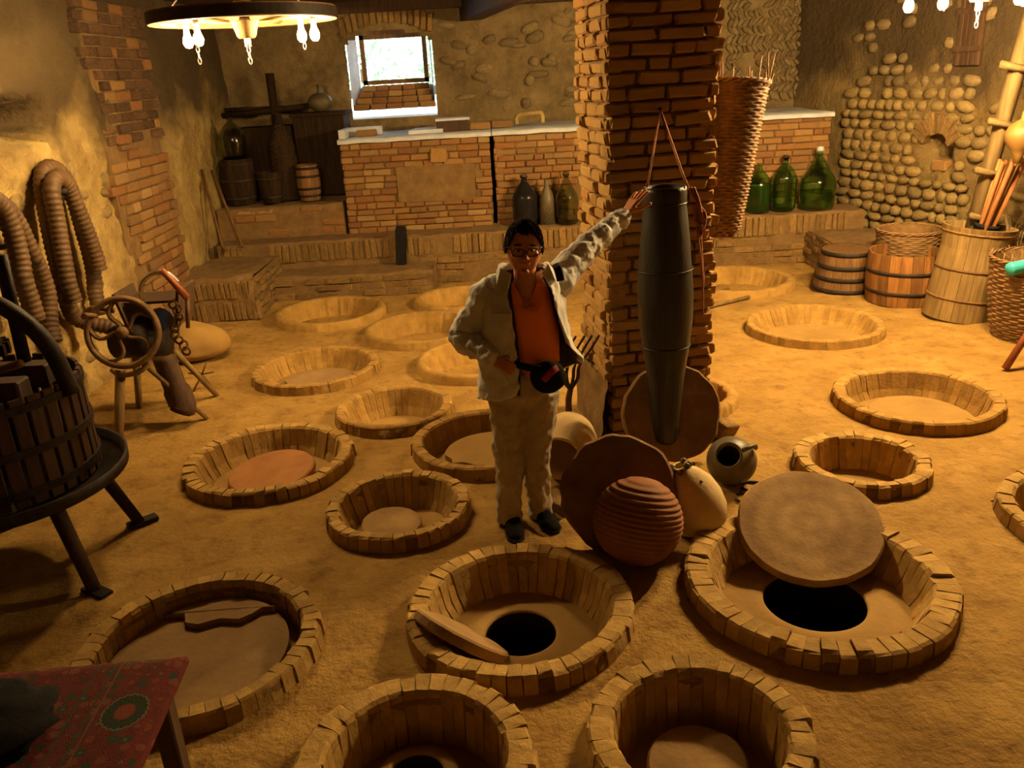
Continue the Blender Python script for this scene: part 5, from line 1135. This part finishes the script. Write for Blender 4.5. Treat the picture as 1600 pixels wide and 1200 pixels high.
# jacket shell, open at the front
J = [ # nine points per level, local to the man: front edge (picture left) round the back to front edge (picture right)
 [(.020, -.075, 1.455), (-.022, -.055, 1.485), (-.035, -.005, 1.50), (-.020, .06, 1.51), (.04, .10, 1.515), (.13, .105, 1.515), (.19, .07, 1.505), (.205, .0, 1.50), (.185, -.065, 1.45)],
 [(.008, -.105, 1.39), (-.035, -.075, 1.42), (-.050, -.01, 1.44), (-.035, .06, 1.45), (.03, .11, 1.46), (.14, .115, 1.47), (.205, .07, 1.47), (.225, -.01, 1.46), (.210, -.10, 1.40)],
 [(.010, -.135, 1.34), (-.055, -.105, 1.365), (-.105, -.035, 1.385), (-.11, .05, 1.39), (-.02, .12, 1.40), (.16, .14, 1.42), (.26, .10, 1.44), (.262, -.01, 1.43), (.225, -.12, 1.36)],
 [(.022, -.160, 1.22), (-.05, -.150, 1.22), (-.115, -.095, 1.23), (-.140, .03, 1.24), (-.05, .15, 1.25), (.17, .16, 1.27), (.275, .11, 1.28), (.285, -.01, 1.25), (.255, -.125, 1.22)],
 [(.038, -.180, 1.05), (-.04, -.175, 1.05), (-.12, -.125, 1.05), (-.155, .01, 1.06), (-.06, .16, 1.08), (.17, .17, 1.09), (.285, .13, 1.10), (.315, .02, 1.09), (.300, -.09, 1.08)],
 [(.040, -.195, .93), (-.04, -.20, .92), (-.13, -.14, .92), (-.165, .01, .93), (-.07, .17, .95), (.17, .18, .98), (.29, .15, 1.02), (.34, .05, 1.03), (.345, -.06, 1.02)],
 [(.030, -.20, .80), (-.05, -.205, .79), (-.145, -.145, .795), (-.178, .01, .81), (-.08, .175, .84), (.16, .19, .90), (.29, .17, .955), (.35, .08, .97), (.378, -.03, .965)]]
cu = [crom([W3((p[0], p[1] + .05, p[2])) for p in lv], 5) for lv in J]; nn_ = len(cu[0]); rows = []
for c in range(nn_):
    rows.append(crom([lv[c] for lv in cu], 4))
nr = len(rows[0]); vs = [rows[c][i] for i in range(nr) for c in range(nn_)]
jm = MB().add(vs, [(i * nn_ + c, i * nn_ + c + 1, (i + 1) * nn_ + c + 1, (i + 1) * nn_ + c) for i in range(nr - 1) for c in range(nn_ - 1)])
jo = jm.build('jacket', jacketm, man); m = jo.modifiers.new('t', 'SOLIDIFY'); m.thickness = .012; m.offset = 0; m = jo.modifiers.new('s', 'SUBSURF'); m.levels = m.render_levels = 1; displace(jo, .040, .07); bake(jo); jo['label'] = 'open light grey-beige jacket'
# dark lining of the open half
vs = []
w_ = nn_
for i in range(2, nr):
    for c in range(nn_): p = rows[c][i]; ctr = V((chest.x, .05, p.z)); vs.append(p + (ctr - p).normalized() * (.026 if c < nn_ - 2 else .018))
MB().add(vs, [(i * w_ + c, (i + 1) * w_ + c, (i + 1) * w_ + c + 1, i * w_ + c + 1) for i in range(nr - 3) for c in range(w_ - 1)]).build('jacket_lining', liningm, jo)
# collar flaps
for pts in ([(.026, -.078, 1.46), (-.025, -.06, 1.49), (-.040, -.03, 1.475), (-.05, -.09, 1.40), (.0, -.125, 1.37)], [(.180, -.068, 1.455), (.215, -.04, 1.495), (.235, -.02, 1.47), (.245, -.085, 1.41), (.215, -.12, 1.38)]):
    q = [W3((p[0], p[1] + .05, p[2])) for p in pts]; cmb = MB().add(q + [p + V((0, -.012, .006)) for p in q], [(0, 1, 2, 3, 4), (9, 8, 7, 6, 5)] + [(i, 5 + i, 5 + (i + 1) % 5, (i + 1) % 5) for i in range(5)], False)
    cmb.build('collar', jacketm, jo)
# sleeves
def sleeve(pts, rs, nm='sleeve'):
    mb = MB(); P = crom(pts, 6); m_ = len(P); rr = []
    for i in range(m_): s = i / (m_ - 1) * (len(rs) - 1); a = int(min(s, len(rs) - 2)); rr.append(rs[a] + (rs[a + 1] - rs[a]) * (s - a) + .006 * sin(i * 1.9) * (1 if i > 3 else 0))
    mb.tube(P, rr, 20); o = mb.build(nm, jacketm, jo); m = o.modifiers.new('s', 'SUBSURF'); m.levels = m.render_levels = 2; displace(o, .036, .065); bake(o); return o
sleeve([sR + V((.06, 0, .0)), sR + V((-.01, 0, -.01)), sR.lerp(eR, .5), eR + V((-.01, 0, .0)), eR.lerp(wR, .5), wR + (wR - eR).normalized() * .035], [.085, .092, .086, .080, .066, .050])
sleeve([sL + V((-.08, -.01, -.07)), sL + V((-.01, 0, -.02)), sL.lerp(eL, .5), eL, eL.lerp(wL, .55), wL + (wL - eL).normalized() * -.005], [.090, .095, .078, .066, .056, .048])
# straps and pocket flap
MB().tube([W3((.250, -.02, 1.495)), W3((.262, -.075, 1.465)), W3((.272, -.085, 1.41))], .020, 8, flat=.3, up=(0, -1, 0)).build('dark_strap', blackc, jo)
MB().tube([W3((-.095, .02, 1.425)), W3((-.085, -.03, 1.44)), W3((-.07, -.06, 1.40))], .022, 8, flat=.3, up=(0, -1, 0)).build('shoulder_strap', jacketm, jo)
q = [W3((p[0], p[1] + .05, p[2])) for p in ((.018, -.160, 1.262), (-.085, -.128, 1.272), (-.088, -.135, 1.235), (-.035, -.155, 1.215), (.016, -.168, 1.225))]
MB().add([p + V((0, -.012, 0)) for p in q] + [p + V((0, -.026, 0)) for p in q], [(0, 1, 2, 3, 4), (9, 8, 7, 6, 5)] + [(i, 5 + i, 5 + (i + 1) % 5, (i + 1) % 5) for i in range(5)], False).build('pocket_flap', jacketm, jo)
# belt bag
bg_ = MB(); C_ = W3((.190, -.165, .905))
def bagf(p, d): return V(p) * (1 + .08 * noise.noise(V(d) * 2))
bg_.ell(C_, (.092, .060, .085), 24, 16, ROT(0, 14, 0), bagf); bo2 = bg_.build('belt_bag', blackc, man)
MB().tube([W3((.165, -.222, .885)), W3((.20, -.232, .925)), W3((.24, -.215, .955))], .018, 8, flat=.4, up=(0, -1, 0)).build('red_stripe', redc, bo2)
MB().tube([W3((.02, -.14, .985)), W3((.08, -.175, .965)), W3((.15, -.19, .95)), W3((.23, -.12, .955)), W3((.25, .0, .97))], .020, 8, flat=.35, up=(0, -1, 0)).build('belt', blackc, bo2)
